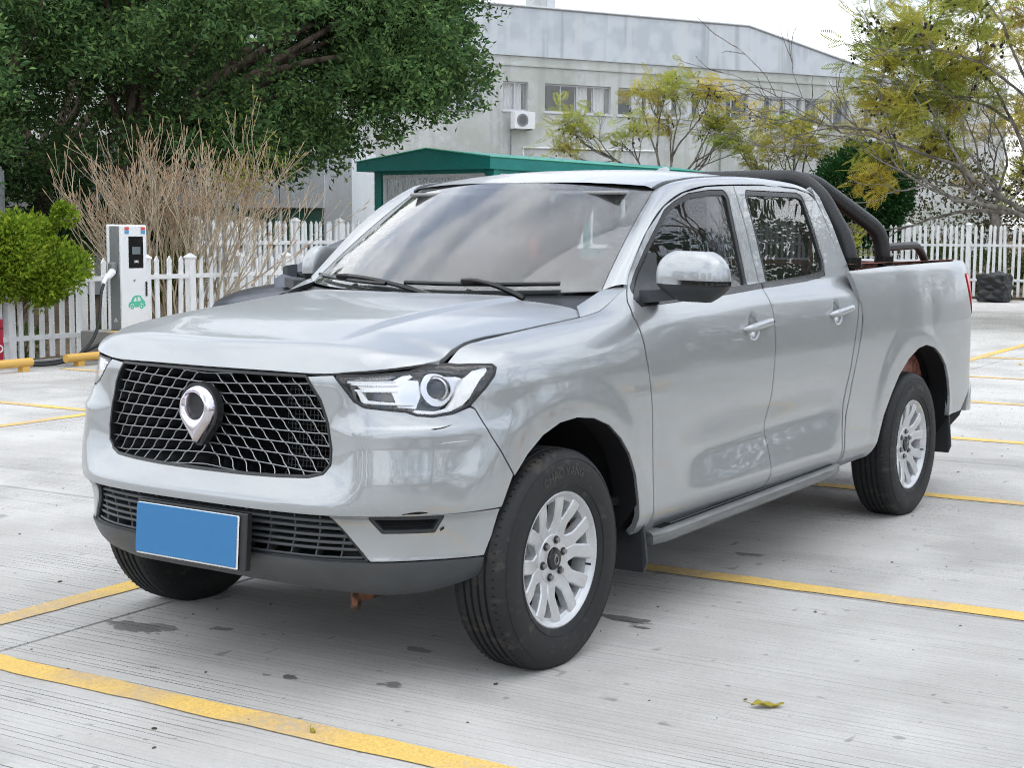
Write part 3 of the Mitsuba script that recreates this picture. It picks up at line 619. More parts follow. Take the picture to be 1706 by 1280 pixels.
# ---------------------------------------------------------------- truck materials
def _flake(p, n, uv):
    f = mikit.noise(p.x * 900, p.y * 900, p.z * 900)
    g = mikit.fbm(p.x * 3, p.y * 3, p.z * 3)
    return mi.Color3f(0.44, 0.458, 0.468) * (0.95 + 0.10 * f) * (0.97 + 0.06 * g)
def _flake2(p, n, uv):
    return _flake(p, n, uv) * 0.98
bsdf('silver_paint', two({'type': 'blendbsdf', 'weight': 0.22, 'a': prin(mikit.proc(_flake2), rough=0.34, metallic=0.6),
      'b': {'type': 'conductor', 'material': 'none', 'specular_reflectance': rgb(.95, .98, 1.0)}}))
def _plast(base):
    def f(p, n, uv):
        a = mikit.fbm(p.x * 9, p.y * 9, p.z * 9); b = mikit.noise(p.x * 300, p.y * 300, p.z * 300)
        return mi.Color3f(*base) * (0.75 + 0.4 * a + 0.15 * b)
    return f
bsdf('dark_plastic', two(prin(mikit.proc(_plast((0.030, 0.033, 0.036))), rough=0.45, spec=0.4)))
bsdf('grey_plastic', two(prin(mikit.proc(_plast((0.060, 0.065, 0.070))), rough=0.42, spec=0.45)))
bsdf('black_gloss', two(prin((0.008, 0.008, 0.009), rough=0.12, spec=0.5)))
bsdf('grille_blade', two(prin((0.022, 0.023, 0.025), rough=0.2, spec=0.8)))
bsdf('black_matte', two(prin((0.010, 0.010, 0.011), rough=0.8, spec=0.2)))
bsdf('trim_black', two(prin((0.018, 0.019, 0.020), rough=0.35, spec=0.5)))
bsdf('bright_edge', two(prin((0.34, 0.35, 0.36), rough=0.26, metallic=0.9)))
bsdf('chrome', two({'type': 'roughconductor', 'material': 'Cr', 'alpha': 0.03}))
bsdf('reflector', two({'type': 'roughconductor', 'material': 'Al', 'alpha': 0.07, 'specular_reflectance': rgb(.72, .73, .74)}))
bsdf('frost_white', two(prin((0.85, 0.86, 0.86), rough=0.3, spec=0.5)))
bsdf('clear_lens', {'type': 'thindielectric', 'int_ior': 1.49})
bsdf('windscreen_glass', {'type': 'blendbsdf', 'weight': 0.025, 'a': {'type': 'thindielectric', 'int_ior': 1.68, 'specular_transmittance': rgb(0.74, 0.78, 0.78)}, 'b': two({'type': 'diffuse', 'reflectance': rgb(.5, .5, .48)})})
bsdf('tinted_glass', {'type': 'blendbsdf', 'weight': 0.02, 'a': {'type': 'thindielectric', 'int_ior': 1.38, 'specular_transmittance': rgb(0.16, 0.15, 0.17)}, 'b': two({'type': 'diffuse', 'reflectance': rgb(.5, .5, .48)})})
bsdf('plate_blue', two(prin((0.048, 0.185, 0.39), rough=0.6, spec=0.2)))
bsdf('plate_white', two(prin((0.72, 0.73, 0.74), rough=0.5)))
bsdf('red_lens', two(prin((0.42, 0.010, 0.022), rough=0.12, clearcoat=0.6)))
bsdf('bolt_steel', two(prin((0.30, 0.30, 0.30), rough=0.35, metallic=0.9)))
def _rust(p, n, uv):
    a = mikit.fbm(p.x * 40, p.y * 40, p.z * 40)
    return mikit.mix((0.05, 0.035, 0.028), (0.24, 0.10, 0.045), mikit.smoothstep(0.4, 0.65, a))
bsdf('rusty_steel', two(prin(mikit.proc(_rust), rough=0.8)))
def _bed(p, n, uv):
    a = mikit.fbm(p.x * 12, p.y * 12, p.z * 12); b = mikit.noise(p.x * 45, p.y * 45, p.z * 45)
    return mikit.mix((0.16, 0.055, 0.040), (0.27, 0.13, 0.095), mikit.smoothstep(0.42, 0.58, 0.7 * a + 0.3 * b))
bsdf('bed_red', two(prin(mikit.proc(_bed), rough=0.7)))
def _alloy(p, n, uv):
    a = mikit.fbm(p.x * 30, p.y * 30, p.z * 30)
    return mi.Color3f(0.60, 0.61, 0.62) * (0.85 + 0.22 * a)
bsdf('alloy', two(prin(mikit.proc(_alloy), rough=0.33, metallic=0.55, spec=0.5)))
def _tyre(p, n, uv):
    a = mikit.fbm(p.x * 14, p.y * 14, p.z * 14, 4); b = mikit.fbm(p.x * 60 + 5, p.y * 25, p.z * 60)
    low = mikit.smoothstep(0.54, 0.76, 0.65 * a + 0.35 * b)
    return mikit.mix((0.018, 0.019, 0.020), (0.075, 0.066, 0.054), low * 0.6)
bsdf('tyre_rubber', two(prin(mikit.proc(_tyre), rough=0.62, spec=0.35)))
bsdf('tyre_letters', two(prin((0.028, 0.029, 0.030), rough=0.4, spec=0.5)))
def _step(p, n, uv):
    a = mikit.fbm(p.x * 8, p.y * 30, p.z * 60); return mi.Color3f(0.15, 0.155, 0.155) * (0.6 + 0.8 * a)
bsdf('step_metal', two(prin(mikit.proc(_step), rough=0.45, metallic=0.35)))
bsdf('roll_black', two(prin((0.012, 0.0125, 0.013), rough=0.42, spec=0.5)))
bsdf('seat_cloth', two(prin((0.055, 0.052, 0.050), rough=0.9, spec=0.2)))
bsdf('dash_plastic', two(prin((0.035, 0.036, 0.038), rough=0.6, spec=0.3)))
bsdf('red_cloth', two(prin((0.40, 0.06, 0.05), rough=0.9)))
bsdf('headliner', two(prin((0.30, 0.30, 0.29), rough=0.9)))

TR = 'pickup_truck'
lab(TR, 'silver double cab pickup truck with black roll bars and blue covered number plate', 'pickup truck')

# ---------------------------------------------------------------- body panels
HEAD = [(.553, 1.041), (.600, .997), (.638, .959), (.678, .941), (.750, .934), (.822, .927), (.862, .915), (.923, .910), (.994, .917), (1.056, .941), (1.112, .992), (1.155, 1.050), (1.170, 1.088), (1.160, 1.108), (1.110, 1.108), (.993, 1.099), (.841, 1.056), (.70, 1.046)]
head_p = smooth_poly(HEAD, 0.008)
GR = [(.442, 1.033), (.500, .960), (.532, .885), (.548, .805), (.545, .755), (.515, .725), (.460, .713), (.34, .708), (.20, .705), (0, .704)]
grille_p = Polygon(GR + [(-a, b) for a, b in GR[::-1]][1:]).buffer(-.012).buffer(.024).buffer(-.012)
half = [(0, 1.038), (.44, 1.034), (.553, 1.041), (.600, .997), (.638, .959), (.678, .941), (.750, .934), (.822, .927), (.862, .915), (.923, .910), (.994, .917), (1.056, .937), (1.073, .929), (1.129, .829), (1.208, .706), (1.182, .655), (1.157, .604), (.957, .598), (.56, .598), (0, .600)]
bump_p = Polygon(half + [(-a, b) for a, b in half[::-1]][1:-1]).difference(grille_p.buffer(.002))
ex = []
for u in np.linspace(-1.15, 1.15, 180):
    ex += [(u, w) for w in (.612, .622, .632, .865, .878, .89)]
sp('front_bumper', bump_p, 'silver_paint', h=0.022, extra=np.array(ex))
fog = smooth_poly([(.688, .593), (.738, .540), (.924, .538), (.952, .590)], .006)
low = Polygon([(.558, .596), (.697, .447), (1.098, .449), (1.129, .515), (1.155, .602), (.957, .597)]).difference(fog)
sp('lower_bumper_corner', low, 'silver_paint', h=0.02, off=-.004, both=True)
inta = Polygon([(-.555, .597), (-.692, .449), (.692, .449), (.555, .597)])
v = [(0, .447), (.697, .445), (1.098, .447), (1.104, .372), (.93, .312), (.765, .305), (.514, .320), (.275, .335), (0, .340)]
sp('front_valance', Polygon(v + [(-a, b) for a, b in v[::-1]][1:-1]), 'grey_plastic', h=0.025)

fend = [(1.214, .700), (1.129, .829), (1.073, .929), (1.056, .939), (1.112, .992), (1.155, 1.050), (1.170, 1.088), (1.160, 1.106), (1.110, 1.106), (.993, 1.099), (1.051, 1.162), (1.128, 1.228), (1.206, 1.298), (1.399, 1.300), (1.614, 1.300), (1.826, 1.296), (1.90, 1.292), (2.05, 1.288), (2.176, 1.292), (2.104, 1.245), (2.054, 1.187), (2.053, 1.138), (2.062, 1.023), (2.075, .984), (2.100, .866), (2.112, .67), (2.118, .50), (2.124, .365), (2.01, .365), (1.998, .42), (1.992, .493), (1.983, .532), (1.964, .610), (1.917, .691), (1.855, .754), (1.771, .811), (1.667, .846), (1.558, .859), (1.455, .852), (1.358, .820), (1.278, .767)]
fend_p = Polygon(fend)
sp('front_fender', fend_p, 'silver_paint', h=0.022, both=True)

seamF = [(2.180, 1.294), (2.108, 1.247), (2.057, 1.187), (2.056, 1.138), (2.064, 1.023), (2.075, .984), (2.100, .866), (2.112, .67), (2.118, .50), (2.124, .36)]
seamM = [(3.181, 1.698), (3.190, 1.52), (3.187, 1.30), (3.196, 1.25), (3.199, 1.186), (3.196, 1.098), (3.183, .95), (3.165, .84), (3.152, .744), (3.150, .647), (3.152, .55), (3.138, .45), (3.12, .36)]
seamR = [(3.981, 1.680), (4.049, 1.645), (4.092, 1.571), (4.121, 1.475), (4.158, 1.378), (4.181, 1.325), (4.203, 1.28), (4.198, 1.20), (4.175, 1.14), (4.152, 1.08), (4.107, .991), (4.048, .836), (4.003, .760), (3.978, .683), (3.966, .55), (3.962, .36)]
topF = [(2.180, 1.294), (2.270, 1.377), (2.420, 1.502), (2.586, 1.601), (2.745, 1.657), (2.938, 1.687), (3.181, 1.698)]
topR = [(3.181, 1.698), (3.494, 1.705), (3.832, 1.699), (3.981, 1.680)]
glF = smooth_poly([(2.235, 1.285), (2.389, 1.411), (2.459, 1.465), (2.590, 1.564), (2.673, 1.599), (2.791, 1.633), (2.955, 1.650), (3.067, 1.653), (3.085, 1.640), (3.066, 1.516), (3.062, 1.398), (3.050, 1.275), (2.862, 1.266), (2.50, 1.252), (2.22, 1.243), (2.195, 1.262)], .010)
glR = smooth_poly([(3.283, 1.282), (3.290, 1.437), (3.291, 1.642), (3.300, 1.657), (3.837, 1.657), (3.880, 1.646), (3.890, 1.613), (3.928, 1.361), (3.912, 1.318), (3.857, 1.305)], .012)
frF, frR = glF.buffer(.022, join_style=1), glR.buffer(.022, join_style=1)
doorF = Polygon(topF + seamM[1:] + seamF[::-1]).difference(frF)
doorR = Polygon(topR + seamR[1:] + seamM[::-1]).difference(frR)
def dent_pts(u0, w0):
    r = np.linspace(0.008, 0.075, 8)[:, None]; a = np.linspace(0, 2 * np.pi, 26)[None]
    return np.stack([u0 + r * np.cos(a), w0 + r * np.sin(a)], -1).reshape(-1, 2)
HD = [(2.985, 1.102), (3.905, 1.122)]   # handle cups
def S_door(u, w):
    P = S(u, w); N = SN(u, w); u = np.asarray(u); w = np.asarray(w); d = 0
    for (a, b) in HD:
        r = np.hypot(u - a, (w - b) * 0.95); d = d + 0.030 * sstep(.056, .026, r)
    return P - N * np.asarray(d)[..., None]
def SN_door(u, w, e=2e-3):
    u = np.asarray(u, float); w = np.asarray(w, float)
    a = S_door(u + e, w) - S_door(u - e, w); b = S_door(u, w + e) - S_door(u, w - e)
    n = np.cross(a, b); n /= np.linalg.norm(n, axis=-1, keepdims=True) + 1e-12; return n
for nm, dp, hd, gl, fr in (('front_door', doorF, HD[0], glF, frF), ('rear_door', doorR, HD[1], glR, frR)):
    v = panel(dp, S_door, SN_door, h=0.022, extra=dent_pts(*hd))
    kl = put_n(nm, v, 'silver_paint', TR); kr = put_n(nm, flip_y(v), 'silver_paint', TR)
    v = panel(fr.difference(gl), S, SN, h=0.02, inset=0.0008, off=-.003, flange=.02)
    put_n('window_seal', v, 'trim_black', kl); put_n('window_seal', flip_y(v), 'trim_black', kr)
    v = panel(gl, S, SN, h=0.04, inset=0, off=-.012, flange=0, edge=0, rim=0)
    put_n('window_pane', v, 'tinted_glass', kl); put_n('window_pane', flip_y(v), 'tinted_glass', kr)
    # belt moulding
    x0, x1 = (2.15, 3.193) if nm == 'front_door' else (3.199, 3.925)
    wb = lambda u: np.interp(u, [2.15, 2.83, 3.20, 3.70, 3.925], [1.228, 1.250, 1.266, 1.284, 1.303])
    us = np.linspace(x0, x1, 24)
    bp = Polygon([(u, wb(u) - .014) for u in us] + [(u, wb(u) + .012) for u in us[::-1]])
    v = panel(bp, S, SN, h=0.05, inset=0.0005, off=.004, flange=.012, edge=.003, rim=.005)
    put_n('belt_moulding', v, 'trim_black', kl); put_n('belt_moulding', flip_y(v), 'trim_black', kr)
    # handle: bar standing off the cup
    a, b = hd
    us = np.linspace(a - .10, a + .155, 26); q = np.linspace(-1, 1, 26)
    base = S(us, 0 * us + b + .012 * (q + .2)); nn = SN(us, 0 * us + b)
    lift = .028 - .030 * np.abs(q) ** 6
    path = base + nn * lift[:, None]
    rad = .0175 * np.sqrt(np.clip(1 - np.abs(q) ** 8, .12, 1))
    hm = frame_tube(path, rad, 12)
    kk = put('handle', hm, 'silver_paint', 50, kl); put('handle', mirror_y(hm), 'silver_paint', 50, kr)
    if nm == 'front_door':
        c = path[21] + nn[21] * .0150
        put('keyhole', trimesh.creation.icosphere(2, .006).apply_translation(c), 'black_gloss', True, kl)
# strip of the cab behind the rear door, down to the gap before the bed
gapL = [(4.031, 1.716), (4.103, 1.668), (4.159, 1.558), (4.207, 1.416), (4.238, 1.33), (4.255, 1.25), (4.232, 1.147), (4.206, 1.086), (4.198, 1.046), (4.149, .929), (4.066, .765), (4.005, .623), (3.990, .486), (3.985, .36)]
cab = Polygon(seamR[1:] + gapL[::-1])
if not cab.is_valid: cab = cab.buffer(0)
sp('cab_corner', cab, 'silver_paint', h=0.015, inset=0.0015, rim=.003, both=True)
# bed side
bed = [(4.10, 1.312), (4.146, 1.238), (4.197, 1.147), (4.211, 1.086), (4.203, 1.046), (4.155, .929), (4.072, .765), (4.012, .623), (3.997, .486), (3.992, .36), (4.375, .372), (4.415, .450), (4.492, .571), (4.597, .675), (4.705, .764), (4.841, .837), (4.984, .882), (5.108, .893), (5.239, .870), (5.355, .823), (5.455, .758), (5.515, .673), (5.541, .582), (5.520, .47), (5.80, .47), (6.22, .70), (6.22, 1.336), (5.37, 1.333), (4.64, 1.326)]
bed_p = Polygon(bed)
tl = smooth_poly([(5.90, 1.255), (6.26, 1.262), (6.26, .95), (6.12, .97), (6.03, 1.02), (5.965, 1.11)], .01)
BED[0] = True
sp('bed_side', bed_p.difference(tl), 'silver_paint', h=0.025, inset=.003, both=True)
sp('tail_light', tl.intersection(sbox(0, 0, 6.22, 2)), 'red_lens', off=.006, h=0.02, both=True, label='red tail light on the rear corner of the bed')
tg = Polygon([(6.228, .72), (UMAX, .72), (UMAX, 1.335), (6.228, 1.335)])
v1 = panel(tg, S, SN, h=.05)
v2 = flip_y(v1); put_n('tailgate', (np.vstack([v1[0], v2[0]]), np.vstack([v1[1], v2[1] + len(v1[0])]), np.vstack([v1[2], v2[2]])), 'silver_paint', TR)
rb = Polygon([(5.86, .465), (6.05, .45), (UMAX, .45), (UMAX, .68), (6.18, .68), (6.04, .62)])
v1 = panel(rb, S, SN, h=.03, off=.012, flange=.05)
v2 = flip_y(v1); put_n('rear_bumper', (np.vstack([v1[0], v2[0]]), np.vstack([v1[1], v2[1] + len(v1[0])]), np.vstack([v1[2], v2[2]])), 'silver_paint', TR)
BED[0] = False
# black shell added behind the panels to stand for shade in the gaps
arch = unary_union([Polygon([(1.02, .2), (1.06, .5), (1.15, .72), (1.30, .85), (1.54, .90), (1.78, .86), (1.94, .74), (2.02, .55), (2.04, .2)]),
                    Polygon([(4.34, .2), (4.37, .50), (4.55, .72), (4.80, .87), (5.09, .925), (5.33, .86), (5.50, .72), (5.56, .5), (5.58, .2)])])
shell = unary_union([sbox(.58, .40, 1.35, .90), sbox(1.3, .34, UMAX, 1.22)]).difference(arch)
v1 = panel(shell, S, SN, h=.06, off=-.034, flange=0, edge=0, rim=0); v2 = flip_y(v1)
put_n('inner_shell', (np.vstack([v1[0], v2[0]]), np.vstack([v1[1], v2[1] + len(v1[0])]), np.vstack([v1[2], v2[2]])), 'black_matte', TR)
# wheel housings
def housing(pts, nm):
    c = np.array(pts); P = S(c[:, 0], c[:, 1]); N = SN(c[:, 0], c[:, 1]); P = P - N * .012
    Q = P.copy(); Q[:, 1] = .42
    M = P.copy(); M[:, 1] = P[:, 1] - .10
    mid = P.mean(0); M2 = M + (M - mid) * np.array([.06, 0, .05]); Q = Q + (Q - mid) * np.array([.06, 0, .05])
    g = grid(np.stack([P, M, M2, Q], 1))
    k = trimesh.Trimesh(np.vstack([Q, Q.mean(0)]), [[i, i + 1, len(Q)] for i in range(len(Q) - 1)], process=False)
    m = cat([g, k])
    put('wheel_housing', m, 'black_matte', 40, TR); put('wheel_housing', mirror_y(m), 'black_matte', 40, TR)
housing([(1.107, .40), (1.129, .515), (1.155, .602), (1.214, .701), (1.278, .767), (1.358, .820), (1.455, .852), (1.558, .859), (1.667, .846), (1.771, .811), (1.855, .754), (1.917, .691), (1.964, .610), (1.983, .532), (1.992, .493), (2.0, .30)], 'f')
housing([(4.370, .34), (4.415, .450), (4.492, .571), (4.597, .675), (4.705, .764), (4.841, .837), (4.984, .882), (5.108, .893), (5.239, .870), (5.355, .823), (5.455, .758), (5.515, .673), (5.541, .582), (5.522, .45), (5.53, .34)], 'r')

# ---------------------------------------------------------------- bonnet
LIPY = [0, .25, .43, .50, .57, .65, .75, .792, .82]
LIPX = [.748, .735, .712, .702, .684, .645, .545, .470, .40]
LIPZ = [1.041, 1.040, 1.037, 1.039, 1.047, 1.054, 1.071, 1.092, 1.11]
lipx = PchipInterpolator(LIPY, LIPX); lipz = PchipInterpolator(LIPY, LIPZ)
ZC = CubicSpline([-.45, -.3, 0, .3, .5, .75], [1.250, 1.243, 1.222, 1.190, 1.160, 1.112])
def hood_xyz(x, y):
    x = np.asarray(x, float); ay = np.abs(np.asarray(y, float))
    zc = ZC(x); ze = HE(x)
    top = zc - (zc - ze) * np.clip(ay / .80, 0, 1.05) ** 4.6
    # raised middle with a crease on either side
    yc = np.interp(x, [-.45, -.3, .45, .75], [.52, .50, .455, .44])
    top = top + .014 * sstep(yc + .022, yc - .022, ay) * sstep(.62, .30, x) + .006 * sstep(yc + .10, yc + .02, ay) * sstep(.55, .2, x) * 0
    e = np.clip(lipx(np.minimum(ay, .82)) - x, 0, 1); E = .105
    D = np.maximum(top - lipz(np.minimum(ay, .82)), 0); E = .105 - .075 * np.clip(ay / .79, 0, 1) ** 5
    return np.stack([x, np.asarray(y, float) + 0 * x, top - D * np.clip(1 - e / E, 0, 1) ** 2.4], -1)
def hood_n(x, y, e=2e-3):
    a = hood_xyz(x + e, y) - hood_xyz(x - e, y); b = hood_xyz(x, y + e) - hood_xyz(x, y - e)
    n = np.cross(a, b); return n / (np.linalg.norm(n, axis=-1, keepdims=True) + 1e-12)
ys = np.linspace(0, .784, 30)
hedge = [(float(lipx(y)) , y) for y in ys] + [(.40, .787), (.335, .780), (.263, .781), (.087, .795), (-.12, .796), (-.33, .799), (-.375, .792), (-.40, .765), (-.412, .72), (-.37, .50), (-.33, .25), (-.315, 0)]
hood_p = Polygon(hedge + [(a, -b) for a, b in hedge[::-1]][1:-1])
ex = []
for x in np.linspace(-.42, .62, 90):
    for s in (-1, 1):
        yc = np.interp(x, [-.45, -.3, .45, .75], [.52, .50, .455, .44])
        ex += [(x, s * (yc + q)) for q in (-.03, -.022, -.011, 0, .011, .022, .03)]
for y in np.linspace(-.78, .78, 150):
    lx = float(lipx(abs(y)))
    ex += [(lx - q, y) for q in (.006, .012, .02, .03, .042, .056, .072, .09, .11)]
put_n('hood', panel(hood_p, hood_xyz, hood_n, h=0.03, extra=np.array(ex), inset=.0035, rim=.005, hb=.012), 'silver_paint', TR)
# cowl and wipers
yy = np.linspace(-.76, .76, 40)
cow = np.stack([np.stack([-.31 - .10 * (yy / .72) ** 2 - .0, yy, 0 * yy + 1.222 - .03 * (yy / .76) ** 2], 1), np.stack([-.385 - .195 * (yy / .668) ** 2, yy, 1.250 + .004 * (yy / .67) ** 2], 1)], 1)
put('cowl', grid(cow), 'trim_black', True, TR)
# ---------------------------------------------------------------- windscreen, roof, pillars
def ws(y, t, off=0.0):
    """y: -1..1 across (edge = 1), t: 0 base .. 1 top"""
    y = np.asarray(y, float); t = np.asarray(t, float)
    bx, bz, by = -.360 - .255 * y ** 2, 1.252 + .020 * y ** 2, .722 * y
    tx, tz, ty = -1.060 - .130 * y ** 2, 1.700 - .036 * y ** 2, .622 * y
    p = np.stack([bx * (1 - t) + tx * t, by * (1 - t) + ty * t, bz * (1 - t) + tz * t], -1)
    n = np.array([.55, 0, .83])
    return p + n * (.020 * 4 * t * (1 - t) * (1 - .3 * y ** 2) + off)[..., None]
Y, TT = np.meshgrid(np.linspace(-1, 1, 41), np.linspace(0, 1, 25), indexing='ij')
kw = put('windscreen', grid(ws(Y, TT)), 'windscreen_glass', True, TR)
# black band printed round the edge of the glass
fy = .925
def band(y0, y1, t0, t1):
    A, B = np.meshgrid(np.linspace(y0, y1, 30), np.linspace(t0, t1, 16), indexing='ij'); return grid(ws(A, B, 0 * A - .004))
put('glass_border', cat([band(-1, -fy, 0, 1), band(fy, 1, 0, 1), band(-fy, fy, 0, .095), band(-fy, fy, .955, 1)]), 'trim_black', True, kw)
RZ = CubicSpline([-2.65, -2.52, -2.2, -1.9, -1.6, -1.3, -1.19, -1.06], [1.728, 1.748, 1.772, 1.780, 1.771, 1.743, 1.724, 1.700])
def roof_z(x, y): return RZ(x) - .045 * np.clip(np.abs(y) / .63, 0, 1.1) ** 2.6
def rf(a, b):
    """a 0 front..1 rear, b -1..1"""
    x0 = -1.063 - .130 * b ** 2; x1 = -2.545 + .02 * b ** 2
    x = x0 * (1 - a) + x1 * a; hw = np.interp(a, [0, .1, .5, 1], [.624, .632, .640, .632])
    y = b * hw; return np.stack([x, y, roof_z(x, y)], -1)
A, B = np.meshgrid(np.linspace(0, 1, 50), np.linspace(-1, 1, 41), indexing='ij')
R0 = rf(A, B)
R0[:, 0] += [0, 0, -.010]; R0[:, -1] += [0, 0, -.010]
kroof = put('roof', grid(R0), 'silver_paint', True, TR)
put('headliner', shift(grid(R0[:, 1:-1]), (0, 0, -.045)), 'headliner', True, TR)
# cab frame: A pillar and roof rail as one piece from the cowl to the rear corner
inn = np.array([ws(1.0, t) + [0, .004, 0] for t in np.linspace(0, 1, 12)] + [rf(np.float64(a), np.float64(1.0)) + [0, .010, -.002] for a in np.linspace(.04, 1, 16)])
out_uw = np.array([(2.180, 1.294), (2.270, 1.377), (2.420, 1.502), (2.586, 1.601), (2.745, 1.657), (2.938, 1.687), (3.181, 1.698), (3.494, 1.705), (3.832, 1.699), (3.981, 1.682), (4.035, 1.664)])
tt = np.r_[0, np.cumsum(np.hypot(*np.diff(out_uw, axis=0).T))]; ouw = PchipInterpolator(tt, out_uw)(np.linspace(0, tt[-1], 120))
O3 = S(ouw[:, 0], ouw[:, 1] + .003)
def by_x(P, n):
    a = np.r_[0, np.cumsum(np.linalg.norm(np.diff(P, axis=0), axis=1))]; return CubicSpline(a, P)(np.linspace(0, a[-1], n))
n = 70
I3 = by_x(inn, n); Oi = by_x(O3, n)
rows = []
for s in np.linspace(0, 1, 11):
    P = I3 * (1 - s) + Oi * s
    cdir = np.array([.10, .55, .83]); k = np.interp(np.arange(n), [0, 12, 30, n - 1], [.012, .016, .022, .020])
    rows.append(P + cdir * (k * 4 * s * (1 - s) ** 1.0)[:, None] * np.interp(s, [0, .15, 1], [0.6, 1, 1]))
m = grid(np.stack(rows, 1))
put('cab_pillar_rail', m, 'silver_paint', True, TR); put('cab_pillar_rail', mirror_y(m), 'silver_paint', True, TR)
# ditch moulding between roof and rail
dm = frame_tube(I3[24:60] + [0, -.006, .004], .0085, 8); put('roof_moulding', dm, 'grey_plastic', True, TR); put('roof_moulding', mirror_y(dm), 'grey_plastic', True, TR)
# rear wall of the cab with its window
bw = [(-.62, 1.725), (.62, 1.725), (.74, 1.67), (.79, 1.56), (.83, 1.416), (.86, 1.31), (.88, .55), (-.88, .55), (-.86, 1.31), (-.83, 1.416), (-.79, 1.56), (-.74, 1.67)]
rw = smooth_poly([(-.60, 1.66), (.60, 1.66), (.70, 1.33), (-.70, 1.33)], .03)
def lean(m):
    V = m.vertices.copy(); V[:, 0] += np.interp(V[:, 2], [.5, 1.28, 1.74], [-2.66, -2.70, -2.56]); return trimesh.Trimesh(V, m.faces, process=False)
put('cab_rear_wall', lean(prism(Polygon(bw).difference(rw), .02, 'x')), 'silver_paint', False, TR)
put('rear_window', lean(trimesh.Trimesh([[0.01, -.61, 1.67], [0.01, .61, 1.67], [0.01, .71, 1.32], [0.01, -.71, 1.32]], [[0, 1, 2], [0, 2, 3]], process=False)), 'windscreen_glass', False, TR)
# shark fin aerial
fin = trimesh.convex.convex_hull(np.array([[0, .03, 0], [0, -.03, 0], [-.16, .035, 0], [-.16, -.035, 0], [-.10, .012, .045], [-.145, .012, .052], [-.10, -.012, .045], [-.145, -.012, .052], [-.05, .012, .022], [-.05, -.012, .022]]))
put('roof_aerial', shift(fin, (-2.30, 0, 1.764)), 'silver_paint', 40, TR)

# scuttle corner between fender top and screen corner
for s_ in (1, -1):
    u_ = np.linspace(1.83, 2.176, 24); A_ = S(u_, np.interp(u_, [1.826, 1.90, 2.05, 2.176], [1.294, 1.290, 1.286, 1.289])); t_ = np.linspace(0, 1, 24)[:, None]
    B_ = np.array([-.405, .745, 1.222]) * (1 - t_) + np.array([-.618, .724, 1.276]) * t_; B_[:, 2] += 0
    g_ = grid(np.stack([A_, A_ * .5 + B_ * .5 + [0, 0, .004], B_], 1)); put('scuttle_corner', g_ if s_ > 0 else mirror_y(g_), 'silver_paint', True, TR)
# ---------------------------------------------------------------- grille
GP = grille_p
gb = panel(GP.buffer(.004), S, SN, h=.04, inset=0, off=-.075, flange=0, edge=0, rim=0)
kg = put_n('grille', gb, 'black_matte', TR, label='black grille of curved scale shaped blades with bright edges')
# collar round the opening
def collar(poly, depth, mat, nm, parent, w=.006, both=False, o=.001):
    ring = poly.buffer(w).difference(poly)
    v = panel(ring, S, SN, h=.02, inset=0, off=o, flange=depth, edge=.001, rim=0, hb=.012)
    put_n(nm, v, mat, parent)
    if both: put_n(nm, flip_y(v), mat, parent)
collar(GP.buffer(-.004), .08, 'trim_black', 'surround', kg, w=.008, o=.003)
zc0 = .885
ROWS = np.linspace(.690, 1.050, 10)
def row_w(i, u):
    f = .84 + .16 * np.clip(np.abs(u) / .45, 0, 1) ** 1.2
    base = ROWS[0] + (ROWS[-1] - ROWS[0]) * (i / 9.0)
    return zc0 + (base - zc0) * f - .0
def blade(path_uw, deep=.05, fr=.0, tilt=(0, 0)):
    c = np.array(path_uw)
    ins = shapely.contains_xy(GP.buffer(-.004), c[:, 0], c[:, 1])
    if ins.sum() < 3: return None, None
    i0, i1 = np.argmax(ins), len(ins) - np.argmax(ins[::-1])
    c = c[i0:i1]
    P = S(c[:, 0], c[:, 1]); N = SN(c[:, 0], c[:, 1])
    F = P + N * (fr - .012); Bk = P - N * deep
    t = np.gradient(c, axis=0); t /= np.linalg.norm(t, axis=1, keepdims=True) + 1e-9
    pw = np.stack([-t[:, 1], t[:, 0]], 1) * .0022
    A = S(c[:, 0] + pw[:, 0], c[:, 1] + pw[:, 1]) + N * (fr - .012); Bm = S(c[:, 0] - pw[:, 0], c[:, 1] - pw[:, 1]) + N * (fr - .012)
    K = S(c[:, 0] + tilt[0], c[:, 1] + tilt[1]) - P
    g = grid(np.stack([A - N * (deep) + K, A, Bm, Bm - N * deep + K], 1))
    e = frame_tube(F + N * .0008, .0026, 5)
    return g, e
nb = 0
def pitch_nodes(i): return np.arange(-11, 12) * .076 + (.027 if i % 2 else 0)
for i in range(10):
    us = np.linspace(-.56, .56, 260)
    # a bar with a slight step at each node
    ph = (np.abs(us) / .076) % 1.0
    w = row_w(i, us)
    b, e = blade(np.stack([us, w], 1), .05, 0, (0, -.016))
    if b is not None:
        k = put('blade', b, 'grille_blade', 30, kg)
        put('blade', e, 'bright_edge', True, kg)
for i in range(9):
    gB, gE = [], []
    for sg in (1, -1):
        for j in range(0, 18):
            u0 = .064 * (j - 7 + (9 - i) * .62 % 1.0); s = np.linspace(0, 1, 12)
            # from the upper bar outwards and down to the lower bar, S shaped
            uu = u0 + (.0397) * (s + .085 * np.sin(2 * np.pi * s)) ; ww = row_w(i + 1, uu) * (1 - s) + row_w(i, uu) * s
            if uu[0] < -.01: continue
            b, e = blade(np.stack([sg * uu, ww], 1), .042, -.002, (-sg * .024, .004))
            if b is not None:
                put('blade', b, 'grille_blade', 30, kg); put('blade', e, 'bright_edge', True, kg)
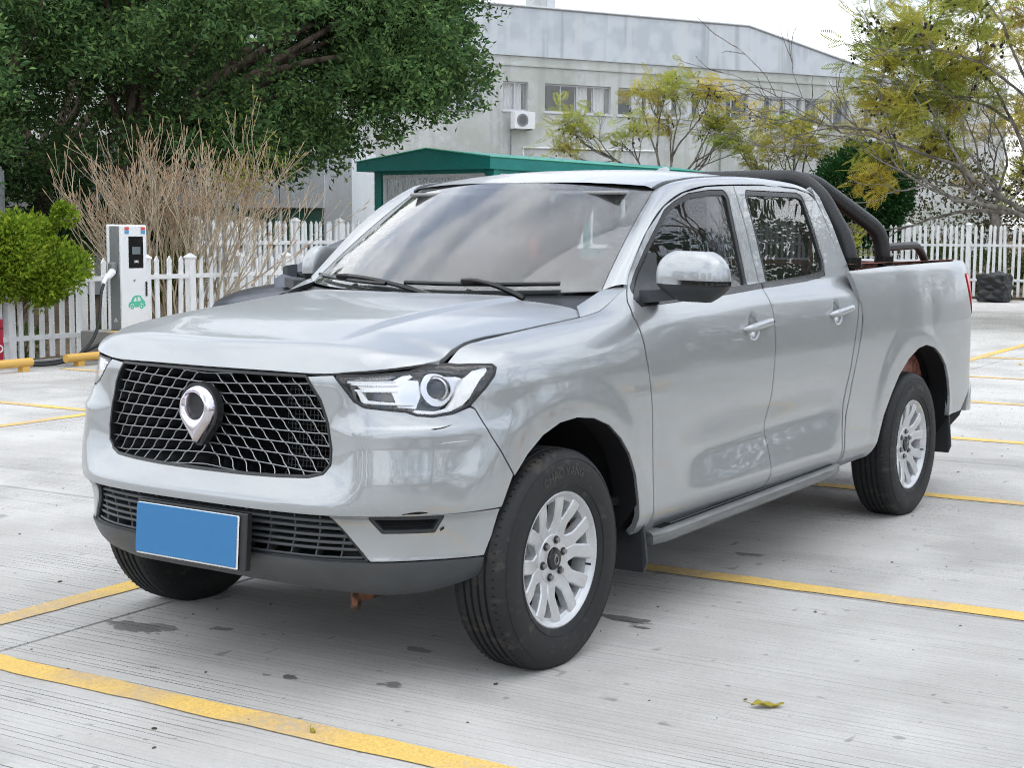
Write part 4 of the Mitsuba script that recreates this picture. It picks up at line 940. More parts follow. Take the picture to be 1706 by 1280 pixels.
# fine mesh behind the blades at the outer sides
mesh_bits = []
for sg in (1, -1):
    for u in np.arange(.33, .55, .016):
        q = [(sg * u, w) for w in np.linspace(.71, 1.04, 12)]
        c = np.array(q); ins = shapely.contains_xy(GP, c[:, 0], c[:, 1]); c = c[ins]
        if len(c) > 2: mesh_bits.append(frame_tube(S(c[:, 0], c[:, 1]) - SN(c[:, 0], c[:, 1]) * .052, .0018, 4, False))
    for w in np.arange(.71, 1.04, .016):
        c = np.array([(sg * u, w) for u in np.linspace(.33, .545, 8)]); ins = shapely.contains_xy(GP, c[:, 0], c[:, 1]); c = c[ins]
        if len(c) > 2: mesh_bits.append(frame_tube(S(c[:, 0], c[:, 1]) - SN(c[:, 0], c[:, 1]) * .052, .0018, 4, False))
k = put('mesh', cat(mesh_bits), 'step_metal', True, kg); lab(k, 'fine grey wire mesh behind the outer blades', kind='stuff')

# emblem: a chrome drop with a round dished opening
th = np.linspace(0, 2 * np.pi, 96, endpoint=False)
def drop(r, tip):
    x, z = r * np.cos(th), r * np.sin(th)
    q = [(a, b) for a, b in zip(x, z) if b > -r * .55]
    q = sorted(q, key=lambda p: math.atan2(p[0], -p[1]))
    p = Polygon([(a, b) for a, b in zip(x, z)]).union(Polygon([(-r * .86, -r * .50), (r * .86, -r * .50), (0.008, -tip), (-.008, -tip)])); return p.convex_hull
def emb_mesh(outer, inner, zs):
    """loft between outline rings (same count)"""
    m = 120
    def ring(p):
        c = np.asarray(p.exterior.coords); a = np.linspace(0, 2 * np.pi, m, endpoint=False)
        ctr = np.array([0, 0.012]); out = []
        for t in a:
            l = LineString([ctr, ctr + 2 * np.array([np.cos(t), np.sin(t)])]).intersection(p.exterior)
            g = l if l.geom_type == 'Point' else list(l.geoms)[0]
            out.append((g.x, g.y))
        return np.array(out)
    return [ring(p) for p in outer]
R_o = drop(.082, .118); 
rings = emb_mesh([R_o, R_o.buffer(-.004), R_o.buffer(-.014), R_o.buffer(-.024), Point(0, .012).buffer(.052, 64), Point(0, .012).buffer(.047, 64), Point(0, .012).buffer(.042, 64), Point(0, .012).buffer(.040, 64)], None, None)
hts = [-.03, -.004, .008, .014, .012, .004, -.010, -.040]
EC = np.array([.792, 0, .905])
def emb(r, h): return np.stack([EC[0] + h + 0 * r[:, 0], r[:, 0], EC[2] + r[:, 1]], 1)
G = np.stack([emb(r, h) for r, h in zip(rings, hts)], 1); G = np.concatenate([G, G[:1]], 0)
G[..., 0] += -.16 * (G[..., 2] - EC[2]) * 0.3
ke = put('emblem', grid(G), 'chrome', 45, TR, label='chrome drop shaped badge with a round opening')
bk = trimesh.creation.cylinder(.042, .004, sections=48); bk = turn(bk, math.pi / 2, (0, 1, 0)); put('backing', shift(bk, EC + [-.040, 0, .012]), 'black_matte', False, ke)
hx = []
for i in range(-7, 8):
    for j in range(-7, 8):
        y = .0075 * (i + .5 * (j % 2)); z = .0065 * j
        if math.hypot(y, z) < .038:
            a = np.linspace(0, 2 * np.pi, 7); hx.append(frame_tube(np.stack([0 * a + EC[0] - .032, y + .0040 * np.cos(a), EC[2] + .012 + z + .0040 * np.sin(a)], 1), .0007, 4, False))
k = put('mesh', cat(hx), 'bright_edge', True, ke); lab(k, 'fine mesh inside the round opening of the badge', kind='stuff')
rim_ = trimesh.creation.extrude_polygon(R_o.buffer(.006), .03, engine='earcut'); V = rim_.vertices[:, [2, 0, 1]]; put('surround', shift(trimesh.Trimesh(V, rim_.faces, process=False), EC + [-.045, 0, 0]), 'trim_black', 40, ke)

# scuffs and scratches on the bumper
def scuff(pts, wd, mat, off=.0008):
    c = smooth_path(np.array([(*p, 0) for p in pts]), 14)[:, :2]; t = np.linspace(0, 1, 14); w_ = wd * (np.sin(np.pi * t) ** .6) * (0.6 + .8 * meshkit.noise(np.stack([t * 6, 0 * t + pts[0][0] * 9, 0 * t], 1)))
    g_ = grid(np.stack([S(c[:, 0], c[:, 1] + w_) + SN(c[:, 0], c[:, 1]) * off, S(c[:, 0], c[:, 1] - w_) + SN(c[:, 0], c[:, 1]) * off], 1)); put('scuff', g_, mat, True, TR)
bsdf('scratch_pale', two(prin((.62, .64, .65), rough=.6)))
scuff([(.905, .8725), (.95, .876), (.985, .884)], .0022, 'black_matte'); scuff([(.80, .606), (.85, .610), (.89, .609)], .0035, 'black_matte'); scuff([(.93, .826), (.99, .829), (1.04, .830)], .0016, 'scratch_pale'); scuff([(.94, .545), (.955, .555)], .005, 'black_matte')
# ---------------------------------------------------------------- lower intake
gb = panel(inta.buffer(.01), S, SN, h=.04, inset=0, off=-.10, flange=0, edge=0, rim=0)
ki = put_n('lower_intake', gb, 'black_matte', TR)
collar(inta.buffer(-.006), .10, 'trim_black', 'surround', ki, w=.012, o=-.012)
for i, w in enumerate(np.linspace(.462, .586, 7)):
    hw = .555 + (.597 - w) * .92 - .01; us = np.linspace(-hw, hw, 60)
    P = S(us, 0 * us + w); N = SN(us, 0 * us + w)
    d0 = -.020; g = np.stack([P + N * (d0 - .055) + [0, 0, .003], P + N * d0 + [0, 0, .0045], P + N * (d0 + .002), P + N * d0 - [0, 0, .0045], P + N * (d0 - .055) - [0, 0, .003]], 1)
    put('slat', grid(g), 'grey_plastic', 30, ki)
for u in np.r_[np.linspace(-.60, -.30, 4), np.linspace(-.2, .2, 5), np.linspace(.30, .60, 4)]:
    wt = min(.592, .597 - (abs(u) - .555) / .92) if abs(u) > .555 else .592
    ws_ = np.linspace(.455, wt, 8); uu = u + (.52 - ws_) * (-.25) * np.sign(u)
    P = S(uu, ws_); N = SN(uu, ws_); t = np.array([0, 1, 0])
    g = np.stack([P + N * (-.075) + t * .003, P + N * (-.026) + t * .003, P + N * (-.026) - t * .003, P + N * (-.075) - t * .003], 1)
    put('rib', grid(g), 'grey_plastic', 30, ki)
# fog light recesses
for sg in (1, -1):
    v = panel(fog.buffer(.003), S, SN, h=.03, inset=0, off=-.045, flange=0, edge=0, rim=0)
    kf = put_n('fog_lamp_recess', v if sg > 0 else flip_y(v), 'black_gloss', TR)
    v = panel(fog.buffer(.001).difference(fog.buffer(-.010)), S, SN, h=.02, inset=0, off=-.006, flange=.04, edge=.001, rim=0, hb=.01)
    put_n('surround', v if sg > 0 else flip_y(v), 'dark_plastic', kf)
    for w in (.552, .566, .580):
        us = np.linspace(.700, .945, 20); P = S(us, 0 * us + w); N = SN(us, 0 * us + w)
        g = grid(np.stack([P - N * .040 + [0, 0, .003], P - N * .022, P - N * .040 - [0, 0, .003]], 1))
        put('slat', g if sg > 0 else mirror_y(g), 'dark_plastic', 30, kf)
# number plate with a plain blue cover on a black holder
PC = np.array([.835, -.005, .487]); 
def face_box(s, dx, dy=0, dz=0, r=.003):
    m = rbox((0, 0, 0), s, r); m.apply_transform(trimesh.transformations.rotation_matrix(math.radians(-4), [0, 1, 0])); m.apply_translation(PC + [dx, dy, dz]); return m
kp = put('number_plate', face_box((.006, .475, .176), 0), 'plate_white', False, TR, label='plate hidden by a plain blue rectangle')
put('cover', face_box((.003, .470, .168), .006, -.002, .003), 'plate_blue', False, kp)
put('holder', face_box((.026, .515, .188), -.018, .010, .002), 'trim_black', False, kp)
# tow eye
tor = trimesh.creation.torus(.032, .013, 24, 12); tor = turn(tor, math.pi / 2, (1, 0, 0)); tor = turn(tor, .5, (0, 0, 1))
put('tow_eye', cat([shift(tor, (.53, .47, .275)), shift(trimesh.creation.box(extents=(.10, .05, .06)), (.46, .46, .295))]), 'rusty_steel', 40, TR, label='rusty tow eye hanging under the front bumper')

# ---------------------------------------------------------------- headlights
for sg in (1, -1):
    mk = (lambda v: v) if sg > 0 else flip_y
    mm = (lambda m: m) if sg > 0 else mirror_y
    v = panel(head_p.buffer(.002), S, SN, h=.03, inset=0, off=-.085, flange=0, edge=0, rim=0)
    kh = put_n('headlight', mk(v), 'black_gloss', TR)
    v = panel(head_p.buffer(.0005).difference(head_p.buffer(-.007)), S, SN, h=.02, inset=0, off=-.002, flange=.085, edge=.001, rim=0, hb=.008)
    put_n('surround', mk(v), 'trim_black', kh)
    v = panel(head_p.buffer(-.004), S, SN, h=.03, inset=0, off=-.0045, flange=0, edge=0, rim=0)
    put_n('lens', mk(v), 'clear_lens', kh)
    def hp(pts, off): c = np.array(pts, float); return S(c[:, 0], c[:, 1]) + SN(c[:, 0], c[:, 1]) * (np.asarray(off) if np.ndim(off) == 0 else np.asarray(off)[:, None])
    def plate(poly, off, mat, nm, flange=.03, h=.02, edge=.002):
        poly = poly.intersection(head_p.buffer(-.009))
        for g in getattr(poly, 'geoms', [poly]):
            if g.area > 2e-5: put_n(nm, mk(panel(g, S, SN, h=h, inset=0, off=off, flange=flange, edge=edge, rim=.003, hb=.006)), mat, kh)
    # chrome body around the projector
    for (ww, dd) in ((.060, -.030), (.049, -.042)):
        plate(Point(.952, 1.003).buffer(ww).difference(Point(.955, 1.003).buffer(ww - .012)), dd, 'reflector', 'reflector', edge=.006)
    plate(Polygon([(.80, .945), (.875, .940), (.895, .975), (.89, 1.03), (.80, 1.035), (.775, .99)]), -.052, 'reflector', 'reflector', edge=.008)
    plate(Polygon([(.80, 1.042), (.90, 1.055), (1.02, 1.082), (1.05, 1.098), (.92, 1.080), (.82, 1.056)]), -.030, 'grey_plastic', 'upper_shroud')
    plate(Polygon([(1.015, .955), (1.045, 1.00), (1.06, 1.05), (1.03, 1.07), (.99, 1.06)]).difference(Point(.955, 1.003).buffer(.046)), -.050, 'reflector', 'reflector', edge=.006)
    plate(Polygon([(.61, 1.012), (.80, 1.012), (.86, 1.04), (.84, 1.055), (.78, 1.028), (.62, 1.026)]), -.030, 'reflector', 'reflector')
    plate(Polygon([(.63, .992), (.80, .992), (.80, .998), (.63, .999)]), -.026, 'frost_white', 'light_bar')
    plate(Polygon([(.60, 1.018), (.79, 1.020), (.79, 1.027), (.60, 1.026)]), -.024, 'frost_white', 'light_bar')
    plate(Polygon([(.66, .956), (.74, .952), (.86, .948), (.86, .954), (.74, .960), (.68, .966), (.645, 1.0), (.637, .995)]), -.024, 'frost_white', 'light_bar')
    plate(Polygon([(.665, .970), (.78, .962), (.80, .988), (.65, .990)]), -.058, 'grey_plastic', 'inner_shroud'); plate(Polygon([(.64, 1.001), (.79, 1.000), (.79, 1.016), (.62, 1.014)]), -.058, 'reflector', 'reflector')
    # daytime light: white guide bending up the outer end
    plate(Polygon([(.862, .928), (.93, .922), (.985, .930), (1.010, .960), (1.050, 1.040), (1.085, 1.075), (1.135, 1.095), (1.135, 1.085), (1.10, 1.04), (1.06, .97), (1.03, .945), (.99, .922), (.93, .914), (.87, .918)]).buffer(.006), -.018, 'frost_white', 'light_guide')
    plate(Polygon([(1.02, .95), (1.055, .96), (1.10, 1.02), (1.14, 1.075), (1.10, 1.075), (1.06, 1.04)]), -.028, 'reflector', 'reflector', edge=.004)
    for q in range(3):
        pth = hp([(1.035 + .018 * q, .955 + .006 * q), (1.055 + .017 * q, 1.00), (1.08 + .016 * q, 1.035), (1.115 + .008 * q, 1.05 - .004 * q)], -.022)
        put('groove', mm(frame_tube(smooth_path(pth, 16), .0022, 5)), 'black_gloss', True, kh)
    # upper indicator strip with ribs
    plate(Polygon([(.62, 1.031), (.76, 1.032), (.80, 1.046), (.64, 1.040)]), -.035, 'frost_white', 'indicator')
    for q in np.linspace(.65, .76, 10):
        put('rib', mm(frame_tube(hp([(q, 1.030), (q + .006, 1.043)], -.030), .0015, 5)), 'reflector', True, kh)
    # projector: barrel, ring and lens ball
    c0 = hp([(.955, 1.003)], -.050)[0]; ax = hp([(.955, 1.003)], 0.0)[0] - c0
    ax = np.array([.90, .38, -.02]); ax /= np.linalg.norm(ax)
    Rm = trimesh.geometry.align_vectors([0, 0, 1], ax)
    ringp = np.array([(.027, -.02), (.039, -.02), (.042, .004), (.040, .010), (.035, .012), (.033, .006), (.030, -.004)])
    rg = trimesh.creation.revolve(ringp, sections=40); rg.apply_transform(Rm); rg.apply_translation(c0); put('projector_ring', mm(rg), 'reflector', 40, kh)
    bl = trimesh.creation.icosphere(3, .031); bl.vertices[:, 2] *= .55; bl.apply_transform(Rm); bl.apply_translation(c0 + ax * .002); put('projector_lens', mm(bl), 'black_gloss', True, kh)
# ---------------------------------------------------------------- wheels
def make_wheel(px, py, sg, front):
    """wheel with its face towards +y (sg=1) or -y"""
    RO = .386
    prof = []   # (r, y) outer face towards +y ; width .25
    hw = .125
    side = [(.232, .078), (.240, .096), (.262, .106), (.300, .1115), (.335, .1095), (.356, .1025), (.3715, .092), (.3790, .080), (.3835, .068)]
    tread = []
    for y in np.linspace(.068, -.068, 69):
        gx = min(abs(y - g) for g in (.042, .014, -.014, -.042)); dep = .008 if gx < .0042 else 0
        tread.append((RO - dep - (abs(y) / .068) ** 4 * .0025, y))
    prof = side + tread + [(r, -y) for r, y in side[::-1]]
    prof = np.array(prof)
    n = 120; a = np.linspace(0, 2 * np.pi, n + 1)
    V = np.stack([np.stack([prof[:, 0] * np.cos(t), prof[:, 1], prof[:, 0] * np.sin(t)], 1) for t in a], 0)
    # flat where it stands
    zc = .372
    Z = V[..., 2]; V[..., 2] = np.where(Z < -zc, -zc, Z)
    squash = np.exp(-((a - 1.5 * np.pi) / .25) ** 2)[:, None] * np.exp(-((prof[:, 0] - .33) / .04) ** 2)[None]
    V[..., 1] += np.sign(V[..., 1]) * squash * .006
    tyre = grid(V)
    def at(m):
        m = m.copy()
        if sg < 0: m = mirror_y(m)
        m.apply_translation([px, py, zc]); return m
    kwl = key_for(TR + '__wheel')
    kt = put('tyre', at(tyre), 'tyre_rubber', 35, kwl)
    # sipes along the shoulder
    sp_ = []
    for i in range(84):
        t = 2 * np.pi * i / 84
        for s in (1, -1):
            b = trimesh.creation.box(extents=(.0035, .016, .004)); b.apply_translation([0, s * .068, .3818]); b = turn(b, t, (0, 1, 0)); 
            if b.vertices[:, 2].min() > -.368: sp_.append(b)
    k = put('tread_sipe', at(cat(sp_)), 'black_matte', False, kwl); lab(k, 'short grooves across the tyre shoulder', kind='stuff')
    # raised rings and lettering on the side wall
    for r, y in ((.262, .1065), (.352, .1045)):
        ring = frame_tube(np.stack([r * np.cos(a), y + 0 * a, r * np.sin(a)], 1), .0018, 6, False); put('tyre_ring', at(ring), 'tyre_rubber', True, kwl)
    if sg > 0:
        for txt, mid, hgt in (('CHAO YANG', math.pi / 2 + .05, .030), ('SU318 H/T', -math.pi / 2, .024)):
            tm = meshkit.text_mesh(txt, hgt, .003, True); w = tm.bounds[1, 0]; tm = tm.subdivide() if len(tm.faces) < 4000 else tm
            V = tm.vertices; r0 = .305 - .010; scale = 1.05
            ang = mid - (V[:, 0] - w / 2) * scale / .31; rr = r0 + V[:, 1] if True else 0
            # seen from +y the wheel's x axis runs to the left
            X = rr * np.cos(np.pi - ang); Zz = rr * np.sin(ang)
            if mid < 0: 
                ang = mid + (V[:, 0] - w / 2) * scale / .31; rr = .318 - V[:, 1]; X = rr * np.cos(np.pi - ang); Zz = rr * np.sin(ang)
            tm = trimesh.Trimesh(np.stack([X, .1102 + V[:, 2] * .7, Zz], 1), tm.faces, process=False)
            put('tyre_lettering', at(tm), 'tyre_letters', False, kwl)
    # rim
    rp = np.array([(.150, -.09), (.205, -.088), (.222, -.10), (.236, -.10), (.238, -.092), (.222, -.085), (.208, -.06), (.204, .04), (.212, .075), (.226, .080), (.2385, .084), (.2395, .090), (.234, .0935), (.226, .090), (.217, .078), (.205, .070), (.199, .03), (.196, -.07), (.150, -.085)])
    rimm = trimesh.Trimesh(*(lambda g: (g.vertices, g.faces))(grid(np.stack([np.stack([rp[:, 0] * np.cos(t), rp[:, 1], rp[:, 0] * np.sin(t)], 1) for t in a], 0))), process=False)
    put('rim', at(rimm), 'alloy', 35, kwl)
    # six forked spokes
    base = .30 if front else .12
    def dish(r): return .052 + .030 * sstep(.06, .22, r)
    for i in range(6):
        phi = base + i * math.pi / 3
        arms = []
        for s in (1, -1):
            # arm leaves the hub, bends parallel to its twin
            c = np.array([(.045, s * .012), (.085, s * .020), (.122, s * .045), (.165, s * .050), (.218, s * .056)])
            wv = np.array([.030, .0265, .0240, .0240, .0270])
            arms.append(unary_union([LineString(c[j:j + 2]).buffer((wv[j] + wv[j + 1]) / 2) for j in range(4)]))
        g = unary_union(arms + [sbox(.03, -.026, .082, .026)]).buffer(.003).buffer(-.003).intersection(Point(0, 0).buffer(.222, 64))
        V, F, kd, loops = triang(g, .012, rim=.005, hb=.007)
        r = np.hypot(V[:, 0], V[:, 1])
        top = np.stack([V[:, 0], dish(r) - .004 * (kd == 1), V[:, 1]], 1)
        parts = [trimesh.Trimesh(top, F[:, ::-1], process=False)]
        for L in loops:
            A = top[L]; inn_ = A - [0, .028, 0]; ctr = g.buffer(-.001)
            q = np.stack([A, inn_], 1); q = np.concatenate([q, q[:1]], 0); parts.append(grid(q))
        sm = turn(cat(parts), -phi, (0, 1, 0))
        put('spoke', at(sm), 'alloy', 35, kwl)
    hubp = np.array([(0, .064), (.030, .064), (.040, .060), (.046, .057), (.082, .057), (.090, .050), (.090, .0), (0, 0)])
    hub = grid(np.stack([np.stack([hubp[:, 0] * np.cos(t), hubp[:, 1], hubp[:, 0] * np.sin(t)], 1) for t in a], 0)); put('hub', at(hub), 'alloy', 35, kwl)
    capp = np.array([(0, .072), (.024, .0715), (.036, .069), (.040, .063), (.040, .05)])
    kc = put('centre_cap', at(grid(np.stack([np.stack([capp[:, 0] * np.cos(t), capp[:, 1], capp[:, 0] * np.sin(t)], 1) for t in a], 0))), 'black_gloss', 35, kwl)
    # mark on the cap: ring drawn to a point
    cr = np.linspace(0, 2 * np.pi, 30); mk_ = frame_tube(np.stack([.012 * np.cos(cr), 0 * cr + .0728, .015 * np.sin(cr) - .004], 1), .0022, 6, False)
    mk2 = frame_tube(np.array([[.013, .0728, .016], [-.002, .0730, .017], [.011, .0728, .004]]), .002, 6)
    put('cap_mark', at(cat([mk_, mk2])), 'bright_edge', True, kwl)
    for i in range(6):
        t = base + (i + .5) * math.pi / 3 ; c = np.array([.066 * math.cos(t), .060, .066 * math.sin(t)])
        sock = trimesh.creation.cylinder(.0145, .008, sections=20); sock = turn(sock, math.pi / 2, (1, 0, 0))
        nut = trimesh.creation.cylinder(.0092, .018, sections=6); nut = turn(nut, math.pi / 2, (1, 0, 0))
        put('nut_socket', at(shift(sock, c + [0, -.0035, 0])), 'black_gloss', False, kwl)
        put('lug_nut', at(shift(nut, c + [0, .002, 0])), 'bolt_steel', False, kwl)
    disc = trimesh.creation.cylinder(.145, .022, sections=48); disc = turn(disc, math.pi / 2, (1, 0, 0)); put('brake_disc', at(shift(disc, (0, .020, 0))), 'bolt_steel', False, kwl)
    bp = trimesh.creation.cylinder(.196, .01, sections=48); bp = turn(bp, math.pi / 2, (1, 0, 0)); put('brake_shield', at(shift(bp, (0, .012, 0))), 'black_matte', False, kwl)  # black disc added behind the spokes to make the openings look shaded
    cal = rbox((0, 0, 0), (.09, .06, .12), .01); put('brake_caliper', at(shift(cal, (-.13, 0, .03))), 'rusty_steel', False, kwl)
    if True:
        vs = trimesh.creation.cylinder(.004, .02, sections=10); vs = turn(vs, math.pi / 2, (1, 0, 0)); put('valve', at(shift(vs, (-.19, .085, -.05))), 'black_gloss', False, kwl)
for px, fr in ((0.0, True), (-3.47, False)):
    make_wheel(px, .850, 1, fr); make_wheel(px, -.850, -1, fr)
put('axle', cat([frame_tube([(-3.47, -.75, .372), (-3.47, .75, .372)], .05, 12), trimesh.creation.icosphere(2, .15).apply_translation((-3.47, 0, .36)), frame_tube([(0, -.72, .36), (0, .72, .36)], .035, 10)]), 'black_matte', 40, TR)
put('frame_rail', cat([box((-1.9, s * .45, .47), (4.9, .10, .16)) for s in (1, -1)] + [box((.45, 0, .47), (.12, .95, .14)), box((-.6, 0, .45), (.14, .95, .12)), box((-2.2, 0, .48), (.14, .95, .14)), box((.1, 0, .44), (.7, .62, .06)), box((-1.4, -.1, .42), (1.2, .4, .22))]), 'black_matte', False, TR)
put('floor', box((-1.45, 0, .50), (2.3, 1.76, .03)), 'black_matte', False, TR)
# mud flaps
for x, z0, z1, y, t in ((-.545, .215, .56, .80, .10), (-4.06, .25, .60, .80, .03)):
    for s in (1, -1):
        g = [[x - .02, s * (y - .13), z1], [x - .02, s * (y + .135), z1], [x - .055, s * (y + .150), z0 + .04], [x - .055, s * (y + .135), z0], [x - .055, s * (y - .13), z0]]
        g = np.array(g); m = trimesh.convex.convex_hull(np.vstack([g, g + [.012, 0, 0]])); put('mud_flap', m, 'dark_plastic', False, TR)
# ---------------------------------------------------------------- side steps
for s in (1, -1):
    pz = lambda x: np.interp(x, [-2.47, -.53], [.398, .360])
    xs = np.linspace(-.625, -2.47, 24)
    prof = np.array([(.80, 0.004), (.955, 0.004), (.967, 0), (.975, -.008), (.977, -.036), (.970, -.045), (.82, -.05), (.80, -.04)])
    G = np.stack([np.stack([0 * prof[:, 0] + x, prof[:, 0] - .03 * sstep(-2.33, -2.47, x) - .02 * sstep(-.72, -.625, x), pz(x) + prof[:, 1]], 1) for x in xs], 0)
    m = grid(G); e0 = trimesh.Trimesh(G[0], [[0, i, i + 1] for i in range(1, 7)], process=False); e1 = trimesh.Trimesh(G[-1], [[0, i + 1, i] for i in range(1, 7)], process=False)
    m = cat([m, e0, e1]); ks = put('side_step', m if s > 0 else mirror_y(m), 'step_metal', 30, TR)
    tr_ = grid(np.stack([np.array([[x, y, pz(x) + .006] for x in xs[1:-1]]) for y in (.805, .945)], 1)); put('tread_pad', tr_ if s > 0 else mirror_y(tr_), 'black_matte', False, ks)
    for y in np.linspace(.815, .938, 8):
        r_ = frame_tube([(x, y, pz(x) + .0085) for x in xs[2:-2]], .0042, 6); put('rib', r_ if s > 0 else mirror_y(r_), 'dark_plastic', True, ks)
    for x in (-.8, -1.5, -2.2):
        b = box((x, .70, .36), (.05, .28, .03)); put('bracket', b if s > 0 else mirror_y(b), 'black_matte', False, ks)
# ---------------------------------------------------------------- door mirrors
def mirror_shell(zlo, zhi, grow=0.0):
    """rounded housing between two heights"""
    out = []
    zz = np.linspace(zlo, zhi, 16)
    for z in zz:
        f = (z - 1.235) / (1.425 - 1.235)
        a = np.linspace(0, 2 * np.pi, 48, endpoint=False)
        wy = (.142 * np.clip(1 - np.clip((f - .45) / .62, 0, 1) ** 2.6, .0, 1) ** .5) * (1 - .55 * np.clip((.36 - f) / .36, 0, 1) ** 1.6) + grow
        wx = (.082 * np.clip(1 - np.clip((f - .45) / .60, 0, 1) ** 2.6, .0, 1) ** .5) * (1 - .62 * np.clip((.36 - f) / .36, 0, 1) ** 1.8) + grow
        ca, sa = np.cos(a), np.sin(a); e = .72
        cy = 1.045 + .012 * np.clip((.4 - f), 0, 1)
        x = np.sign(ca) * np.abs(ca) ** e * wx; y = np.sign(sa) * np.abs(sa) ** e * wy
        x = np.where(x < 0, x * .35, x)      # flat glass side to the rear
        out.append(np.stack([-.755 + x - .10 * (y + .0) * .9, cy + y, 0 * a + z - .03 * y], 1))
    G = np.stack(out, 0); G = np.concatenate([G, G[:, :1]], 1)
    g = grid(G)
    c1 = trimesh.Trimesh(np.vstack([G[-1], G[-1].mean(0)]), [[i, i + 1, 49] for i in range(48)], process=False)
    c0 = trimesh.Trimesh(np.vstack([G[0], G[0].mean(0)]), [[i + 1, i, 49] for i in range(48)], process=False)
    return cat([g, c1, c0])
for s in (1, -1):
    def fl(m, s=s):
        if s > 0: return m
        m = mirror_y(m); m = shift(m, (.72, .90, 0)); m = turn(m, -1.42); return shift(m, (-.74, -.885, 0))   # folded against the door
    km = put('door_mirror', fl(mirror_shell(1.300, 1.4245)), 'silver_paint', 50, TR)
    put('lower_shell', fl(mirror_shell(1.236, 1.299, -.001)), 'dark_plastic', 50, km)
    strip = mirror_shell(1.298, 1.318, .0025); V = strip.vertices
    keep = (V[strip.faces][:, :, 1].mean(1) > 1.03) & (V[strip.faces][:, :, 0].mean(1) > -.82); strip = trimesh.Trimesh(V, strip.faces[keep], process=False)
    put('indicator', fl(strip), 'black_gloss', 40, km)
    arm = trimesh.convex.convex_hull(np.array([[-.69, .85, 1.226], [-.69, .845, 1.276], [-.80, .86, 1.226], [-.80, .85, 1.276], [-.73, 1.00, 1.245], [-.73, 1.00, 1.285], [-.79, 1.00, 1.245], [-.79, 1.00, 1.285], [-.68, .90, 1.232], [-.68, .90, 1.276]]))
    put('arm', arm if s > 0 else mirror_y(arm), 'dark_plastic', 30, km)
    sail = Polygon([(2.16, 1.226), (2.15, 1.248), (2.236, 1.292), (2.389, 1.415), (2.44, 1.412), (2.415, 1.300), (2.41, 1.262), (2.35, 1.225), (2.25, 1.216)])
    v = panel(sail, S, SN, h=.03, inset=0, off=.003, flange=.015, edge=.002, rim=.006); put_n('base', v if s > 0 else flip_y(v), 'dark_plastic', km)
# ---------------------------------------------------------------- wipers
def wiper(y0, y1, piv):
    a = np.array([ws(np.float64(y), np.float64(t), np.float64(.022)) for y, t in zip(np.linspace(y0, y1, 20), np.linspace(.045, .030, 20))])
    blade_ = frame_tube(a, .009, 6); mid = a[9]
    arm_ = frame_tube(smooth_path([piv, piv * .6 + mid * .4 + [.01, 0, .02], mid + [0, 0, .016]], 12), [.012] * 4 + [.010] * 8, 6)
    clip = rbox(mid + [.004, 0, .012], (.03, .07, .022), .006)
    put('wiper', cat([blade_, arm_, clip]), 'black_gloss', 40, TR)
wiper(-.93, -.18, np.array([-.345, .12, 1.245]))
wiper(-.05, .82, np.array([-.39, .52, 1.245]))
# ---------------------------------------------------------------- bed: inside, caps, roll bars
bi = []
for s in (1, -1):
    u = np.linspace(4.22, 6.0, 40); BED[0] = True; top = S(u, 0 * u + 1.334); BED[0] = False
    inner = top.copy(); inner[:, 1] = .80; inner[:, 2] += .004
    topo = top + [0, -.012, .006]; topo[:, 2] = top[:, 2] + .006
    floor_ = inner.copy(); floor_[:, 2] = .66; floor_[:, 1] = .79
    m = grid(np.stack([topo, inner], 1)); put('bed_rail_cap', m if s > 0 else mirror_y(m), 'bed_red', False, TR)
    m = grid(np.stack([inner, floor_], 1)); bi.append(m if s > 0 else mirror_y(m))
bi += [box((-3.52, 0, .65), (1.82, 1.58, .02)), box((-4.40, 0, .99), (.02, 1.58, .66))]
put('bed_liner', cat(bi), 'bed_red', False, TR)
for s in (1, -1):
    for q in np.linspace(4.75, 5.85, 7):
        pass
hoop = [(-2.83, -.83, 1.31), (-2.83, -.80, 1.46), (-2.81, -.66, 1.69), (-2.80, -.55, 1.760), (-2.80, .55, 1.760), (-2.81, .66, 1.69), (-2.83, .80, 1.46), (-2.83, .83, 1.31)]
hp_ = fillet(hoop, .16, 10)
put('roll_bar', frame_tube(hp_, .046, 18), 'roll_black', True, TR)
for s in (1, -1):
    st = fillet([(-2.80, s * .50, 1.757), (-2.88, s * .60, 1.750), (-3.31, s * .80, 1.50), (-3.33, s * .815, 1.31)], .18, 10)
    put('roll_bar', frame_tube(st, .041, 18), 'roll_black', True, TR)
    put('roll_bar_foot', shift(trimesh.creation.cylinder(.050, .05, sections=24), (-3.33, s * .815, 1.345)), 'black_gloss', 40, TR); put('roll_bar_foot', shift(trimesh.creation.cylinder(.055, .05, sections=24), (-2.83, s * .83, 1.345)), 'black_gloss', 40, TR)
    rl = fillet([(-3.33, s * .815, 1.415), (-3.84, s * .815, 1.425), (-3.97, s * .815, 1.33)], .09, 8)
    put('side_rail', frame_tube(rl, .021, 14), 'roll_black', True, TR)
